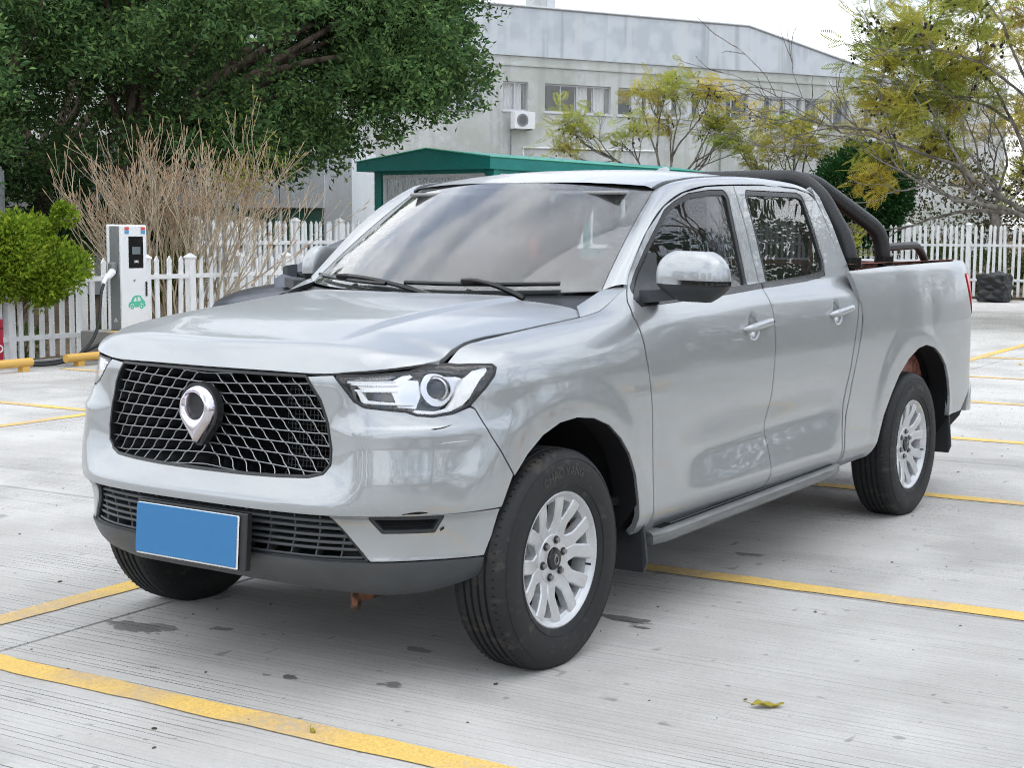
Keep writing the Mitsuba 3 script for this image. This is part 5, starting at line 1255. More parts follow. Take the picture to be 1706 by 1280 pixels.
# ---------------------------------------------------------------- cab inside
put('dashboard', trimesh.convex.convex_hull(np.array([[-.45, s * .66, 1.20] for s in (1, -1)] + [[-.75, s * .72, 1.235] for s in (1, -1)] + [[-.98, s * .72, 1.15] for s in (1, -1)] + [[-.95, s * .72, .80] for s in (1, -1)] + [[-.5, s * .66, .8] for s in (1, -1)])), 'dash_plastic', 30, TR)
for y in (.37, -.37):
    base_ = rbox((-1.48, y, .80), (.52, .50, .16), .05)
    back = rbox((0, 0, 0), (.16, .48, .62), .06); back = turn(back, -.26, (0, 1, 0)); back = shift(back, (-1.80, y, 1.12))
    ks = put('seat', cat([base_, back]), 'seat_cloth', 40, TR)
    hr = rbox((0, 0, 0), (.10, .27, .18), .04); hr = turn(hr, -.2, (0, 1, 0)); put('headrest', shift(hr, (-1.90, y, 1.53)), 'seat_cloth', 40, ks)
ks = put('rear_seat', cat([rbox((-2.15, 0, .80), (.42, 1.3, .16), .05), rbox((-2.42, 0, 1.06), (.12, 1.3, .56), .05)]), 'seat_cloth', 40, TR)
sw = trimesh.creation.torus(.185, .016, 40, 10); sw = turn(sw, math.radians(68), (0, 1, 0)); 
put('steering_wheel', cat([shift(sw, (-1.10, .37, 1.13)), box((-1.08, .37, 1.13), (.04, .36, .035)), box((-1.08, .37, 1.05), (.04, .035, .16))]), 'dash_plastic', 40, TR)
put('rear_view_mirror', rbox((-1.02, .0, 1.60), (.03, .24, .065), .012), 'black_gloss', False, TR)
put('sun_visor', cat([rbox((-1.12, y, 1.655), (.14, .40, .014), .005) for y in (.34, -.34)]), 'headliner', False, TR)
for s in (1, -1):
    v = panel(unary_union([doorF, doorR]).intersection(sbox(2.05, .5, 3.95, 1.235)), S, SN, h=.08, off=-.075, flange=0, edge=0, rim=0, inset=.01); put_n('door_card', v if s > 0 else flip_y(v), 'dash_plastic', TR)

lab('hanging_ornament', 'small red ornament hanging behind the windscreen of the truck', 'ornament')
put('tassel', frame_tube([(-1.22, .02, 1.47), (-1.22, .02, 1.44), (-1.22, .02, 1.37)], [.012, .028, .02], 8), 'red_cloth', True, 'hanging_ornament'); put('cord', frame_tube([(-1.05, .0, 1.60), (-1.22, .02, 1.47)], .002, 4), 'red_cloth', True, 'hanging_ornament')
# ================================================================ dark car parked behind
bsdf('dark_paint', two(prin((0.13, 0.14, 0.165), rough=.32, metallic=.7, clearcoat=1.0, cg=1.0))); bsdf('car_glass', two(prin((.02, .022, .024), rough=.05, spec=.6)))
DC_ = 'parked_car'; lab(DC_, 'dark grey car parked behind the truck, only bonnet, mirror and side window showing', 'car')
# car frame: X forward (towards -y), Yc to its left; sections along the length
ox, oy = -8.15, -6.20
def cw(P):  # car coordinates (X forward, Y left, Z) to the yard; the car faces -y
    P = np.asarray(P, float); return np.stack([ox + P[..., 1], oy - P[..., 0], P[..., 2]], -1)
Xs = np.linspace(-2.25, 2.22, 90)
ztop = PchipInterpolator([-2.25, -2.1, -1.5, -1.0, 0.0, .9, 1.5, 1.95, 2.15, 2.22], [.70, .92, 1.00, 1.00, .985, .965, .90, .80, .70, .55])
hw = PchipInterpolator([-2.25, -2.0, -1.2, .8, 1.6, 2.0, 2.22], [.72, .84, .90, .90, .87, .78, .55])
zbot = PchipInterpolator([-2.25, -1.9, 1.8, 2.22], [.42, .25, .22, .35])
G = []
for X in Xs:
    h, zt_, zb = hw(X), ztop(X), zbot(X); a = np.linspace(-np.pi / 2, np.pi / 2, 40); y = np.sin(a); e = np.abs(y)
    yy = np.r_[-h * .92, -h, -h * np.sign(-y[::1]) * -1 * 0 + 0] if False else None
    s = np.linspace(0, 1, 41); prof = []
    for t in np.linspace(-1, 1, 45):
        k = abs(t); u = np.clip((k - .45) / .55, 0, 1); yv = np.sign(t) * (h * (np.clip(k / .55, 0, 1) ** 1.0 * (1 - .10 * 0) if k < .55 else h and 1) * 1.0)
        prof.append((np.sign(t) * h * min(1.0, k / .52), zt_ - .055 * min(1, k / .52) ** 3 - (0 if k < .52 else (zt_ - .055 - zb) * ((k - .52) / .48))))
    pr = np.array(prof); pr = np.stack([np.convolve(np.pad(pr[:, 0], 3, 'edge'), np.ones(7) / 7, 'valid'), np.convolve(np.pad(pr[:, 1], 3, 'edge'), np.ones(7) / 7, 'valid')], 1)
    G.append(np.stack([0 * pr[:, 0] + X, pr[:, 0], pr[:, 1]], 1))
put('body', grid(cw(np.array(G))), 'dark_paint', 40, DC_)
# greenhouse
rz_ = PchipInterpolator([-1.95, -1.5, -.9, -.3, .25, .80, 1.02], [1.02, 1.28, 1.44, 1.475, 1.44, 1.13, .975])
Gx = np.linspace(-1.95, 1.02, 60); G = []
for X in Gx:
    zr = float(rz_(X)); zb = float(ztop(X)) - .07; pr = []
    for t in np.linspace(-1, 1, 33):
        k = abs(t); top = .62; f = np.clip((zr - .98) / .5, 0, 1); yb, yt = .84, .84 - .25 * f
        if k < top: pr.append((np.sign(t) * yt * (k / top), zr - .05 * f * (k / top) ** 3))
        else: q = (k - top) / (1 - top); pr.append((np.sign(t) * (yt + (yb - yt) * q), (zr - .05 * f) + (zb - zr + .05 * f) * q))
    pr = np.array(pr); G.append(np.stack([0 * pr[:, 0] + X, pr[:, 0], pr[:, 1]], 1))
put('cabin', grid(cw(np.array(G))), 'dark_paint', 40, DC_)
def side_y(X, z):
    zr = float(rz_(X)); f = np.clip((zr - .98) / .5, 0, 1); yb, yt = .84, .84 - .25 * f; zt_ = zr - .05 * f; zb = float(ztop(X)) - .07; q = np.clip((zt_ - z) / max(zt_ - zb, .05), 0, 1); return yt + (yb - yt) * q
for s in (1, -1):
    for nm, pts in (('side_window', [(.72, 1.0), (.42, 1.22), (.20, 1.345), (-.30, 1.375), (-.34, 1.0)]), ('side_window', [(-.42, 1.0), (-.38, 1.375), (-.95, 1.345), (-1.35, 1.22), (-1.25, 1.0)])):
        V, F, kd, lp = triang(Polygon(pts), .06); P = np.array([[X, s * (side_y(X, z) + .006), z] for X, z in V]); put(nm, trimesh.Trimesh(cw(P), F, process=False), 'car_glass', True, DC_)
    mir_ = trimesh.convex.convex_hull(np.array([[.62, s * .93, 1.00], [.62, s * .93, 1.14], [.60, s * 1.10, 1.03], [.60, s * 1.10, 1.13], [.72, s * .96, 1.02], [.72, s * .96, 1.12], [.70, s * 1.06, 1.04], [.70, s * 1.06, 1.11]])); V = cw(mir_.vertices)
    km = put('door_mirror', trimesh.Trimesh(V, mir_.faces, process=False), 'dark_paint', 30, DC_); st_ = trimesh.convex.convex_hull(cw(np.array([[.60, s * .80, .96], [.76, s * .80, .96], [.62, s * .95, 1.0], [.70, s * .95, 1.0], [.62, s * .95, 1.06], [.68, s * .80, 1.06]]))); put('arm', st_, 'black_gloss', False, km)
    for X in (1.38, -1.28):
        w = trimesh.creation.torus(.245, .085, 36, 14); w = turn(w, math.pi / 2, (1, 0, 0)); hb = trimesh.creation.cylinder(.21, .11, sections=36); hb = turn(hb, math.pi / 2, (1, 0, 0))
        kwl = key_for(DC_ + '__wheel'); put('tyre', shift(turn(w, math.pi / 2), cw(np.array([X, s * .845, .33]))), 'tyre_rubber', True, kwl); put('rim', shift(turn(hb, math.pi / 2), cw(np.array([X, s * .845, .33]))), 'alloy', 40, kwl)
V = np.array([[.98, -.70, .992], [.98, .70, .992], [.27, .56, 1.432], [.27, -.56, 1.432]]); A, B = np.meshgrid(np.linspace(0, 1, 14), np.linspace(0, 1, 14), indexing='ij')
Pw = (V[0] * (1 - B[..., None]) + V[1] * B[..., None]) * (1 - A[..., None]) + (V[3] * (1 - B[..., None]) + V[2] * B[..., None]) * A[..., None]; Pw[..., 2] = np.array([[float(rz_(x)) for x in row] for row in Pw[..., 0]]) - .045 * np.abs(2 * B - 1) ** 3 + .006
put('windscreen', grid(cw(Pw)), 'car_glass', True, DC_)
# ================================================================ plants
def vcol(base, var, n, r, lo=.6, hi=1.35):
    """a colour for each leaf: natural variation from leaf to leaf"""
    k = r.uniform(lo, hi, (n, 1)); m = r.random((n, 1)) ** 2
    return np.clip((np.array(base) * (1 - m) + np.array(var) * m) * k, 0, 1)
def leaf_mesh(C, dirs, size, r, aspect=.42, cup=.10):
    """one small folded leaf (4 triangles) at each point"""
    n = len(C); d = dirs / (np.linalg.norm(dirs, axis=1, keepdims=True) + 1e-9)
    a = r.normal(size=(n, 3)); s = np.cross(d, a); s /= np.linalg.norm(s, axis=1, keepdims=True) + 1e-9; nn = np.cross(s, d)
    L = size * r.uniform(.7, 1.3, (n, 1)); w = L * aspect
    V = np.stack([C, C + d * L * .45 + s * w * .5 + nn * L * cup, C + d * L, C + d * L * .45 - s * w * .5 + nn * L * cup, C + d * L * .5], 1)
    f = np.array([[0, 1, 4], [1, 2, 4], [2, 3, 4], [3, 0, 4]]); F = (np.arange(n)[:, None, None] * 5 + f[None]).reshape(-1, 3)
    return V.reshape(-1, 3), F
def put_leaves(name, V, F, col, mat, parent, lbl):
    k = key_for(parent + '__' + name); scene[k] = mikit.ply((V, F), mat, smooth=False, color=np.repeat(col, 5, 0)); lab(k, lbl, kind='stuff'); return k
for nm, rough, tr in (('leaf_glossy', .38, .12), ('leaf_soft', .55, .45)):
    bsdf(nm, {'type': 'principledthin', 'base_color': {'type': 'mesh_attribute', 'name': 'vertex_color'}, 'roughness': rough, 'diff_trans': tr * 2, 'spec_trans': 0.0, 'eta': 1.45})
def _bark(c0, c1):
    def f(p, n, uv):
        a = mikit.fbm(p.x * 14, p.y * 14, p.z * 3, 4); return mikit.mix(c0, c1, mikit.smoothstep(.3, .7, a))
    return f
bsdf('bark_brown', prin(mikit.proc(_bark((.06, .045, .034), (.17, .135, .105))), rough=.9, spec=.15)); bsdf('bark_grey', prin(mikit.proc(_bark((.10, .09, .078), (.24, .22, .195))), rough=.9, spec=.15))
bsdf('twig_tan', prin(mikit.proc(_bark((.36, .29, .20), (.60, .51, .38))), rough=.85, spec=.2)); bsdf('pod_black', prin((.014, .012, .010), rough=.6))
def limbs(root, heading, length, rad, depth, r, spread=.55, kids=(2, 3), up=.15, shrink=.72, wob=.10, out=None, tips=None, seg=6, n=7, minr=.006):
    """random branching; returns tubes and tip points with directions"""
    P = [np.array(root, float)]; d = np.array(heading, float); d /= np.linalg.norm(d)
    for i in range(seg):
        d = d + r.normal(0, wob, 3) + np.array([0, 0, up * .15]); d /= np.linalg.norm(d); P.append(P[-1] + d * length / seg)
    P = np.array(P); out.append(frame_tube(P, np.linspace(rad, rad * .62, len(P)), n if rad > .03 else (5 if rad > .012 else 4), rad > .02))
    if depth == 0: tips.append((P[-1], d)); tips.append((P[len(P) // 2], d)); return
    for j in range(r.integers(kids[0], kids[1] + 1)):
        a = r.normal(size=3); a -= d * (a @ d); a /= np.linalg.norm(a); nd = d * math.cos(spread) + a * math.sin(spread) * r.uniform(.6, 1.3) + np.array([0, 0, up])
        s = P[-1] if j == 0 else P[r.integers(len(P) // 2, len(P))]
        limbs(s, nd, length * shrink * r.uniform(.75, 1.2), max(rad * .60, minr), depth - 1, r, spread, kids, up, shrink, wob, out, tips, seg, n, minr)
# ---------------------------------------------------------------- evergreen shade trees
def shade_tree(key, label, group, base, fork, clumps, nleaf, size, seed, base_c, var_c, lean=(0, 0)):
    r = np.random.default_rng(seed); lab(key, label, 'tree', group)
    base = np.array(base, float); fork = np.array(fork, float); C = np.array([c[:3] for c in clumps]); R = np.array([c[3] for c in clumps])
    mid = (base + fork) / 2 + r.normal(0, .12, 3); tp = smooth_path([base, mid, fork], 14); put('trunk', frame_tube(tp, np.linspace(.26, .17, 14), 14), 'bark_brown', True, key)
    order = np.argsort(np.linalg.norm(C - fork, axis=1))
    for i in order[::max(1, len(order) // 16)]:
        e = C[i]; m = fork * .45 + e * .55 + np.array([0, 0, .25]) + r.normal(0, .2, 3); put('branch', frame_tube(smooth_path([fork - [0, 0, .1], m, e], 14), np.linspace(.10, .022, 14), 8), 'bark_brown', True, key)
    # each clump is a set of twiggy sprays on its upper outer side
    P, D = [], []
    w = R ** 2; w = w / w.sum(); cnt = (w * nleaf).astype(int)
    for c, rad, n in zip(C, R, cnt):
        ns = max(6, n // 26)
        v = r.normal(size=(ns, 3)); v[:, 2] = np.abs(v[:, 2]) * .9 - .25; v /= np.linalg.norm(v, axis=1, keepdims=True)
        sc = c + v * rad * r.uniform(.72, 1.06, (ns, 1)) * [1, 1, .78]
        q = r.integers(0, ns, n); t = r.uniform(-.5, 1, (n, 1)); dv = v[q] * [1, 1, .5] + np.array([0, 0, -.10])
        pp = sc[q] + dv * t * .20 + r.normal(0, .085, (n, 3)); P.append(pp); D.append(v[q] * .8 + r.normal(0, .75, (n, 3)) + [0, 0, -.12])
    P, D = np.vstack(P), np.vstack(D)
    V, F = leaf_mesh(P, D, size, r); put_leaves('crown', V, F, vcol(base_c, var_c, len(P), r), 'leaf_glossy', key, 'dense dark green leaves of the crown')
def clump_ball(c, rx, ry, rz, n, rad, seed, zmin=None, hollow=.55):
    r = np.random.default_rng(seed); out = []
    while len(out) < n:
        v = r.normal(size=3); v /= np.linalg.norm(v); k = r.uniform(hollow, 1.0); p = np.array(c) + v * k * np.array([rx, ry, rz])
        if zmin is not None and p[2] < zmin(p): continue
        out.append((*p, rad * r.uniform(.7, 1.25)))
    return out
fic_b, fic_v = (.062, .125, .050), (.17, .27, .085)
SH = 'evergreen shade trees left of the kiosk'
cl = clump_ball((-13.6, -13.9, 4.9), 3.4, 3.0, 3.3, 84, .80, 21, lambda p: 2.2 + .35 * abs(p[0] + 13.2))
cl += clump_ball((-16.2, -13.0, 5.2), 1.6, 1.3, 2.2, 52, .62, 23, lambda p: 2.95)
cl += clump_ball((-15.7, -11.95, 4.7), .9, .7, 1.4, 40, .5, 27, lambda p: 3.1)
cl = [c for c in cl if (np.array(c[:3]) - [-13.6, -13.9, 0]) @ np.array([-.56, .83, 0]) < (2.9 if c[2] > 6.2 else 3.45) and c[2] > 2.2 + .75 * sstep(.2, 1.3, (np.array(c[:3]) - [-13.6, -13.9, 0]) @ np.array([-.56, .83, 0]))]
cl += [(-14.4, -12.7, 2.75, .5), (-13.7, -12.9, 2.8, .55), (-15.2, -12.45, 3.15, .5), (-15.8, -11.7, 3.40, .45), (-16.5, -11.5, 3.60, .40), (-14.1, -12.3, 2.5, .35), (-14.7, -12.2, 2.95, .45), (-13.3, -13.4, 2.6, .5), (-15.5, -12.0, 3.5, .5), (-16.1, -11.5, 3.9, .5), (-12.6, -13.5, 2.9, .6), (-13.9, -12.6, 2.9, .5)]
shade_tree('shade_tree', 'big dark green broadleaf tree filling the sky above the bare shrub', SH, (-12.2, -15.2, 0), (-12.3, -15.0, 2.6), cl, 150000, .105, 31, fic_b, fic_v)
cl = clump_ball((-9.8, -17.0, 5.2), 3.3, 3.0, 3.2, 72, .85, 41, lambda p: 2.4)
cl += clump_ball((-7.6, -13.8, 3.0), 1.0, 1.2, 1.5, 22, .55, 45, lambda p: 1.5)
shade_tree('shade_tree_001', 'dark green broadleaf tree at the far left with a leaning trunk', SH, (-9.9, -15.4, 0), (-9.2, -15.6, 2.3), cl, 95000, .105, 51, fic_b, fic_v)
cl = clump_ball((-17.5, -22.5, 5.0), 6.5, 4.0, 4.6, 130, 1.15, 61, lambda p: .9)
shade_tree('shade_tree_002', 'backdrop tree added behind the other two shade trees, leaves darkened for deep shade', SH, (-16.5, -22.5, 0), (-16.5, -22.3, 2.6), cl, 90000, .14, 71, (.035, .075, .03), (.08, .14, .05))  # added backdrop; deep shade is put into its darker leaf colour
cl = clump_ball((-24.5, -20.5, 4.9), 3.6, 2.6, 4.0, 70, .9, 81, lambda p: 1.6)
# ---------------------------------------------------------------- bright bush by the charger
BU = 'leafy_bush'; lab(BU, 'bright yellow green bush hanging over the picket fence at the left edge', 'bush')
r = np.random.default_rng(91); P, D = [], []
cl = clump_ball((-6.62, -10.2, 1.12), .62, .42, .40, 40, .17, 92) + clump_ball((-6.1, -10.2, 1.22), .5, .4, .40, 26, .19, 93) + [(-7.0, -10.1, 1.62, .12), (-6.95, -10.1, 1.70, .07), (-6.3, -10.1, 1.5, .2)]
st = []
for c in cl[::2]: st.append(frame_tube(smooth_path([(-6.45 + r.normal(0, .1), -10.6, 0), (-6.45 * .6 + c[0] * .4, -10.45, .6), c[:3]], 8), np.linspace(.014, .004, 8), 5))
put('stem', st[0], 'bark_brown', True, BU); [put('stem', s, 'bark_brown', True, BU) for s in st[1:]]
for c in cl:
    n = 300; v = r.normal(size=(n, 3)); v /= np.linalg.norm(v, axis=1, keepdims=True); P.append(np.array(c[:3]) + v * c[3] * r.uniform(.5, 1.1, (n, 1))); D.append(v + r.normal(0, .6, (n, 3)) + [0, 0, .3])
P, D = np.vstack(P), np.vstack(D); V, F = leaf_mesh(P, D, .058, r, .46); put_leaves('foliage', V, F, vcol((.15, .26, .025), (.36, .44, .05), len(P), r, .6, 1.3), 'leaf_soft', BU, 'small bright yellow green leaves')
def low_plant(key, lbl, c, rx, ry, h, n, size, col, var, seed, cat_='plant', group=None):
    r = np.random.default_rng(seed); lab(key, lbl, cat_, group)
    for i in range(5): 
        a = r.uniform(0, 6.28); e = np.array(c) + [rx * .7 * math.cos(a), ry * .7 * math.sin(a), h * r.uniform(.6, 1)]; put('stem', frame_tube(smooth_path([np.array(c), np.array(c) * .5 + e * .5 + r.normal(0, .04, 3), e], 8), np.linspace(.012, .004, 8), 5), 'bark_brown', True, key)
    u = r.normal(size=(n, 3)); u /= np.linalg.norm(u, axis=1, keepdims=True); k = r.uniform(.45, 1, (n, 1)) ** .6; q = u * k
    bump = 1 + .35 * (meshkit.noise(u * 2.6 + seed) - .5)[:, None]; P = np.array(c) + q * bump * [rx, ry, h * .5] + [0, 0, h * .52]
    V, F = leaf_mesh(P, u + r.normal(0, .7, (n, 3)), size, r, .45); put_leaves('foliage', V, F, vcol(col, var, n, r), 'leaf_soft', key, 'leaves of the plant')
low_plant('leafy_bush_001', 'small green bush behind the fence at the foot of the bare shrub', (-9.75, -11.25, 0.45), .42, .35, .75, 2600, .06, (.09, .17, .02), (.2, .27, .04), 3, 'bush')
for i, x in enumerate((-6.9, -8.2, -9.3, -10.4)): low_plant(key_for('weed'), 'low green weed at the left fence, ' + ('below the green bush', 'right of the charging post', 'between charging post and dark car', 'nearest the dark car')[i], (x, -10.75, -.02), .28, .2, .4, 420, .05, (.05, .11, .02), (.12, .2, .03), 300 + i, 'weed', 'weeds along the left fence')
# ---------------------------------------------------------------- bare twiggy shrub
SB = 'bare_shrub'; lab(SB, 'leafless pinkish tan shrub with dense upright twigs behind the fence', 'shrub')
r = np.random.default_rng(131); tw, tp = [], []
for i in range(42):
    a = r.uniform(0, 2 * np.pi); k = r.uniform(.1, 1) ** .7
    # the fan is widest along the line of the fence
    hd = np.array([-.56, .83, 0]) * k * .70 * math.cos(a) + np.array([.83, .56, 0]) * k * .55 * math.sin(a) + np.array([0, 0, 1.05]); b0 = np.array([-9.5, -10.8, 0]) + np.array([-.56, .83, 0]) * .35 * k * math.cos(a) + r.normal(0, .12, 3) * [1, 1, 0]
    o = []; limbs(b0, hd, r.uniform(.70, .96), .021, 4, r, .36, (2, 3), .17, .72, .07, o, tp, 5, 5, .0042); tw.append(cat(o))
for t in tw: k = put('branch', t, 'twig_tan', True, SB); 
bud = []
for p, d in tp[::2]: bud.append(frame_tube([p, p + d * .05, p + d * .10], [.004, .008, .002], 4))
k = put('bud', cat(bud), 'twig_bud', True, SB); lab(k, 'reddish buds at the twig ends', kind='stuff')
bsdf('twig_bud', prin((.42, .29, .18), rough=.8))
P = np.array([p for p, d in tp]); sel = (P[:, 2] > 2.0) & (np.arange(len(P)) % 3 == 0); sx = (P - np.array([-9.5, -10.8, 0])) @ np.array([-.56, .83, 0]); sel &= sx > .55
if sel.sum():
    q = np.repeat(P[sel], 6, 0) + r.normal(0, .07, (sel.sum() * 6, 3)); V, F = leaf_mesh(q, r.normal(size=q.shape), .05, r, .4); put_leaves('foliage', V, F, vcol((.22, .26, .04), (.30, .25, .06), len(q), r), 'leaf_soft', SB, 'a few yellow green leaves at the right top')
# ---------------------------------------------------------------- feathery yellow trees
def frond(r, n=11):
    """a fern like compound leaf along +x, length 1: pairs of pinnae each a narrow blade"""
    C, D = [], []
    V, F = [], []
    for i in range(n):
        t = .12 + .88 * i / (n - 1); l = .30 * math.sin(math.pi * (.12 + .80 * t)) + .04
        for s in (1, -1):
            a = np.array([t, 0, -.10 * t * t]); e = a + np.array([.45 * l, s * l, -.05 * l]); w = np.array([.028, -s * .010, 0]); m = (a + e) / 2
            b = len(V); V += [a, m + w, e, m - w]; F += [[b, b + 1, b + 2], [b, b + 2, b + 3]]
    return np.array(V), np.array(F)
FV, FF = frond(None)
def feather_tree(key, label, group, base, heads, tl, depth, nfr, size, seed, col, var, rad=.12, pods=0, spread=.55, up=.1, shrink=.74, bark='bark_grey', cat_='tree', keep=None, nseg=6):
    r = np.random.default_rng(seed); lab(key, label, cat_, group)
    allt = []; base = np.array(base, float)
    tp0 = smooth_path([base, base + np.array(tl) * .5 + r.normal(0, .06, 3), base + np.array(tl)], 10); put('trunk', frame_tube(tp0, np.linspace(rad * 1.25, rad, 10), 12), bark, True, key)
    for hd, L in heads:
        o, t = [], []; limbs(tp0[-1] - [0, 0, r.uniform(0, .3)], hd, L, rad * .42, depth, r, spread, (2, 3), up, shrink, .10, o, t, nseg, 7, .007); put('branch', cat(o), bark, True, key); allt += t
    if keep is not None: allt = [a for a in allt if keep(a[0])]
    T_ = np.array([p for p, d in allt]); TD = np.array([d for p, d in allt])
    q = r.integers(0, len(T_), nfr); P = T_[q] + r.normal(0, .10, (nfr, 3)); d = TD[q] * .5 + r.normal(0, .8, (nfr, 3)); d[:, 2] = d[:, 2] * .5 - .05; d /= np.linalg.norm(d, axis=1, keepdims=True)
    upv = np.tile([0, 0, 1.0], (nfr, 1)) + r.normal(0, .35, (nfr, 3)); s = np.cross(upv, d); s /= np.linalg.norm(s, axis=1, keepdims=True); n = np.cross(d, s)
    L = size * r.uniform(.6, 1.25, (nfr, 1, 1)); V = P[:, None] + L * (FV[None, :, :1] * d[:, None] + FV[None, :, 1:2] * s[:, None] + FV[None, :, 2:3] * n[:, None])
    m = len(FV); F = (np.arange(nfr)[:, None, None] * m + FF[None]).reshape(-1, 3)
    # whole twigs turn yellow together
    hue = meshkit.noise(P * 1.1 + seed)[:, None]; mm = np.clip((hue - .30) * 2.6, 0, 1); c = (np.array(col) * (1 - mm) + np.array(var) * mm) * r.uniform(.65, 1.25, (nfr, 1))
    k = key_for(key + '__crown'); scene[k] = mikit.ply((V.reshape(-1, 3), F), 'leaf_soft', color=np.repeat(np.clip(c, 0, 1), m, 0)); lab(k, 'feathery green and yellow compound leaves', kind='stuff')
    if pods:
        q = r.integers(0, len(T_), pods // 4); pc = np.repeat(T_[q] + r.normal(0, .05, (len(q), 3)), 4, 0) + r.normal(0, .07, (len(q) * 4, 3)) * [1, 1, 1.0] - [0, 0, .08]
        ico = trimesh.creation.icosphere(1, 1.0); V = pc[:, None] + ico.vertices[None] * r.uniform(.016, .027, (len(pc), 1, 1)) * np.array([1, 1, 1.25]); F = (np.arange(len(pc))[:, None, None] * len(ico.vertices) + ico.faces[None]).reshape(-1, 3)
        k = key_for(key + '__pod'); scene[k] = mikit.ply((V.reshape(-1, 3), F), 'pod_black'); lab(k, 'small black seed pods hanging from the twigs', kind='stuff')
G_ = 'feathery leaved trees with yellow autumn leaves'
RV = np.array([-.56, .83, 0]); FVv = np.array([-.83, -.56, 0])
def hv(rt, upw, fw=0.0): return RV * rt + FVv * fw + np.array([0, 0, upw])
grn, yel = (.32, .38, .08), (.60, .49, .09)
feather_tree('feathery_tree', 'large sparse tree with yellow leaves and black pods at the right edge', G_, (-19.9, -2.9, 0), [(hv(-1.0, .75), 1.7), (hv(-.55, 1.1, .3), 1.7), (hv(-.1, 1.2, -.3), 1.8), (hv(.4, 1.1, .2), 1.6), (hv(-1.2, .35, -.2), 1.6), (hv(.7, .7), 1.5), (hv(-.8, .1, .4), 1.3), (hv(.2, .9, .6), 1.6)], (-.25, .1, 1.75), 5, 6200, .33, 211, grn, yel, .11, 1500, .50, .05, .77, keep=lambda p: (p - np.array([-19.9, -2.9, 0])) @ RV > -2.55)
feather_tree('feathery_tree_001', 'yellow feathery tree rising before the middle of the factory wall', G_, (-31.0, -15.6, 0), [(hv(-.9, .9), 1.25), (hv(-.3, 1.2, .2), 1.25), (hv(.3, 1.2, -.2), 1.25), (hv(.9, .9), 1.25), (hv(.6, .5, .3), 1.2), (hv(-.6, .5, -.3), 1.2)], (0, .1, 2.5), 4, 1000, .40, 221, (.42, .46, .10), yel, .11, 260, .48, .10, .74)
feather_tree('feathery_tree_002', 'low rounded tree with olive leaves between the yellow tree and the dark bush', G_, (-31.5, -12.2, 0), [(hv(-.9, .6), .95), (hv(.9, .6), .95), (hv(0, .9, .3), .95), (hv(0, .9, -.3), .95)], (0, 0, 2.2), 4, 900, .32, 231, (.24, .31, .06), (.46, .42, .08), .09, 0, .5, .05, .74)
feather_tree('feathery_tree_003', 'brownish half bare tree behind the load bed and before the factory corner', G_, (-34.5, -8.0, 0), [(hv(-.8, .9), 1.5), (hv(0, 1.2), 1.5), (hv(.8, .9), 1.5), (hv(.5, .8, .5), 1.4)], (0, 0, 1.9), 5, 1500, .34, 241, (.28, .27, .09), (.46, .36, .10), .12, 0, .5, .08, .74)
feather_tree('feathery_tree_004', 'brownish half bare tree far behind the right picket fence', G_, (-33.5, -1.5, 0), [(hv(-.8, .9), 1.6), (hv(0, 1.2), 1.6), (hv(.8, .9), 1.5), (hv(-.3, .6, .5), 1.5)], (0, 0, 1.8), 5, 1500, .34, 251, (.22, .24, .08), (.46, .36, .10), .12, 0, .5, .08, .74)
r = np.random.default_rng(5)
low_plant('round_bush', 'dense dark green round bush beside the roll bar of the truck', (-29.6, -9.6, .9), 1.25, 1.1, 2.6, 16000, .11, (.018, .060, .018), (.04, .10, .03), 261, 'bush')
for i, (y, h) in enumerate(((-12.6, 1.1), (-11.2, 1.3), (-9.8, 1.0), (-8.3, 1.3), (-6.9, 1.1), (-5.5, 1.25), (-4.2, 1.1), (-2.8, 1.2))):
    low_plant(key_for('hedge_shrub'), 'green shrub close behind the far picket fence, number %s from the left' % ('one', 'two', 'three', 'four', 'five', 'six', 'seven', 'eight')[i], (-30.7 - .05 * i, y, -.02), .8, .9, h, 2600, .085, (.045, .085, .02), (.10, .14, .04), 270 + i, 'shrub', 'shrubs behind the far fence')
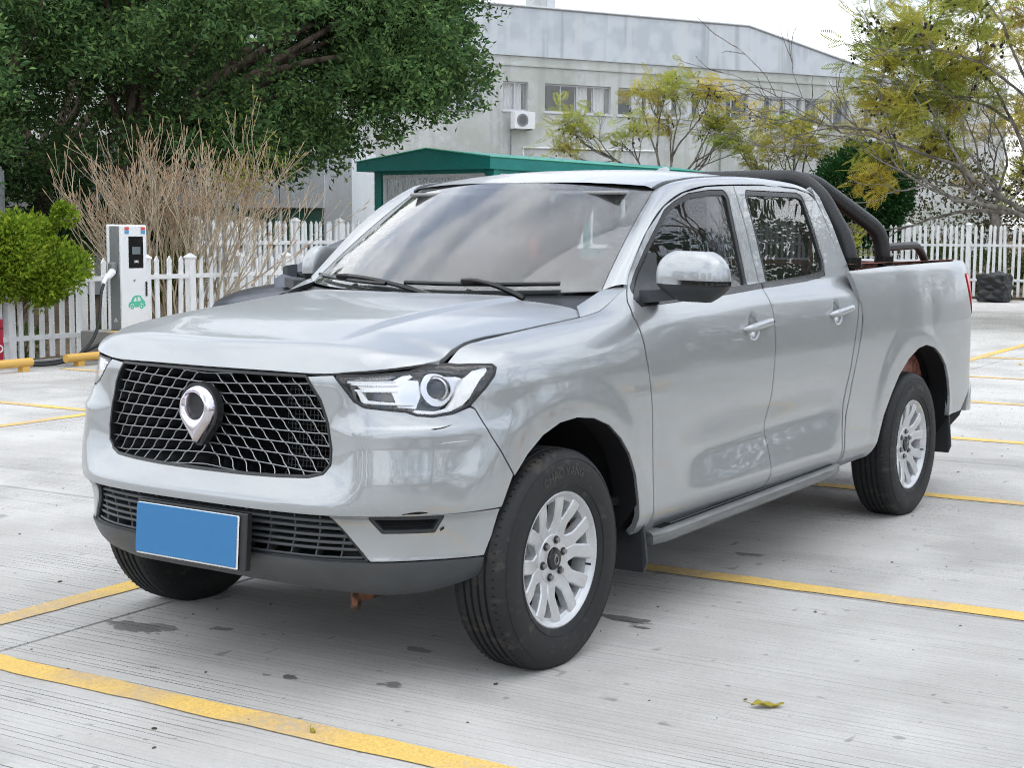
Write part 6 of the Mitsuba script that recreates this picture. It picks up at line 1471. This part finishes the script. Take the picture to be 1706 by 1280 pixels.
for i, (x, y, h) in enumerate(((-36, -14, 3.0), (-37, -10.5, 3.8), (-38, -6.8, 4.4), (-37.5, -3, 4.6), (-37, 1, 4.6), (-39, -5, 5.0))):
    low_plant(key_for('thicket'), 'brown green thicket in the background behind the far fence, ' + ('leftmost', 'second from the left', 'third from the left', 'third from the right', 'rightmost', 'furthest back')[i], (x, y, 0), 2.2, 2.2, h, 5200, .13, (.085, .09, .045), (.16, .13, .07), 290 + i, 'shrub', 'thickets far behind the fence')
# ---------------------------------------------------------------- beyond the left flank of the truck, seen mirrored in its paint and glass
for i, (x, y) in enumerate(((-2.0, 8.6), (-6.5, 8.9), (-12.0, 8.2), (3.0, 9.0), (-17.5, 7.4))):
    key = key_for('roadside_tree'); r = np.random.default_rng(400 + i); lab(key, 'bare branching tree beyond the left flank of the truck, ' + ('level with its rear wheel', 'just behind its tail', 'second behind its tail', 'ahead of its bonnet', 'furthest behind it')[i], 'tree', 'bare trees mirrored in the side windows')
    o, t = [], []; limbs((x, y, 0), (0, 0, 1), 2.4, .14, 4, r, .52, (2, 3), .10, .78, .10, o, t, 6, 6, .022); put('trunk', o[0], 'bark_brown', True, key); put('crown', cat(o[1:]), 'bark_brown', True, key)
for i, x in enumerate(np.arange(-22, 8, 2.4)):
    low_plant(key_for('border_shrub'), 'dark border shrub beyond the left flank, %s from the tail end' % ('first second third fourth fifth sixth seventh eighth ninth tenth eleventh twelfth thirteenth'.split()[i]), (x, 7.3 + .3 * math.sin(i * 2.1), 0), 1.35, .8, 2.0 + .35 * math.sin(i * 1.7), 2600, .11, (.03, .06, .02), (.07, .10, .03), 420 + i, 'shrub', 'border shrubs mirrored in the doors')

# unseen trees added round the yard to darken reflections in bumper, kiosk and side glass
for i, (x, y, rx_, h) in enumerate(((24, -9, 3.4, 6.0), (26, -3, 3.6, 6.6), (26, 4, 3.6, 6.2), (24, 11, 3.6, 6.8), (-27, 12.5, 4.2, 10.5), (-33, 13.0, 4.4, 11), (-40, 12.5, 4.6, 10.5), (-20, 14, 3.6, 8.5))):
    low_plant(key_for('yard_tree'), 'unseen dark broadleaf tree added for its reflection, ' + ('first', 'second', 'third', 'fourth')[i % 4] + (' in the row before the truck' if i < 4 else ' in the row behind its left flank'), (x, y, 0), rx_, rx_ * .8, h, 4200, .30, (.035, .075, .03), (.08, .13, .05), 520 + i, 'tree', 'unseen trees added round the yard for reflections')
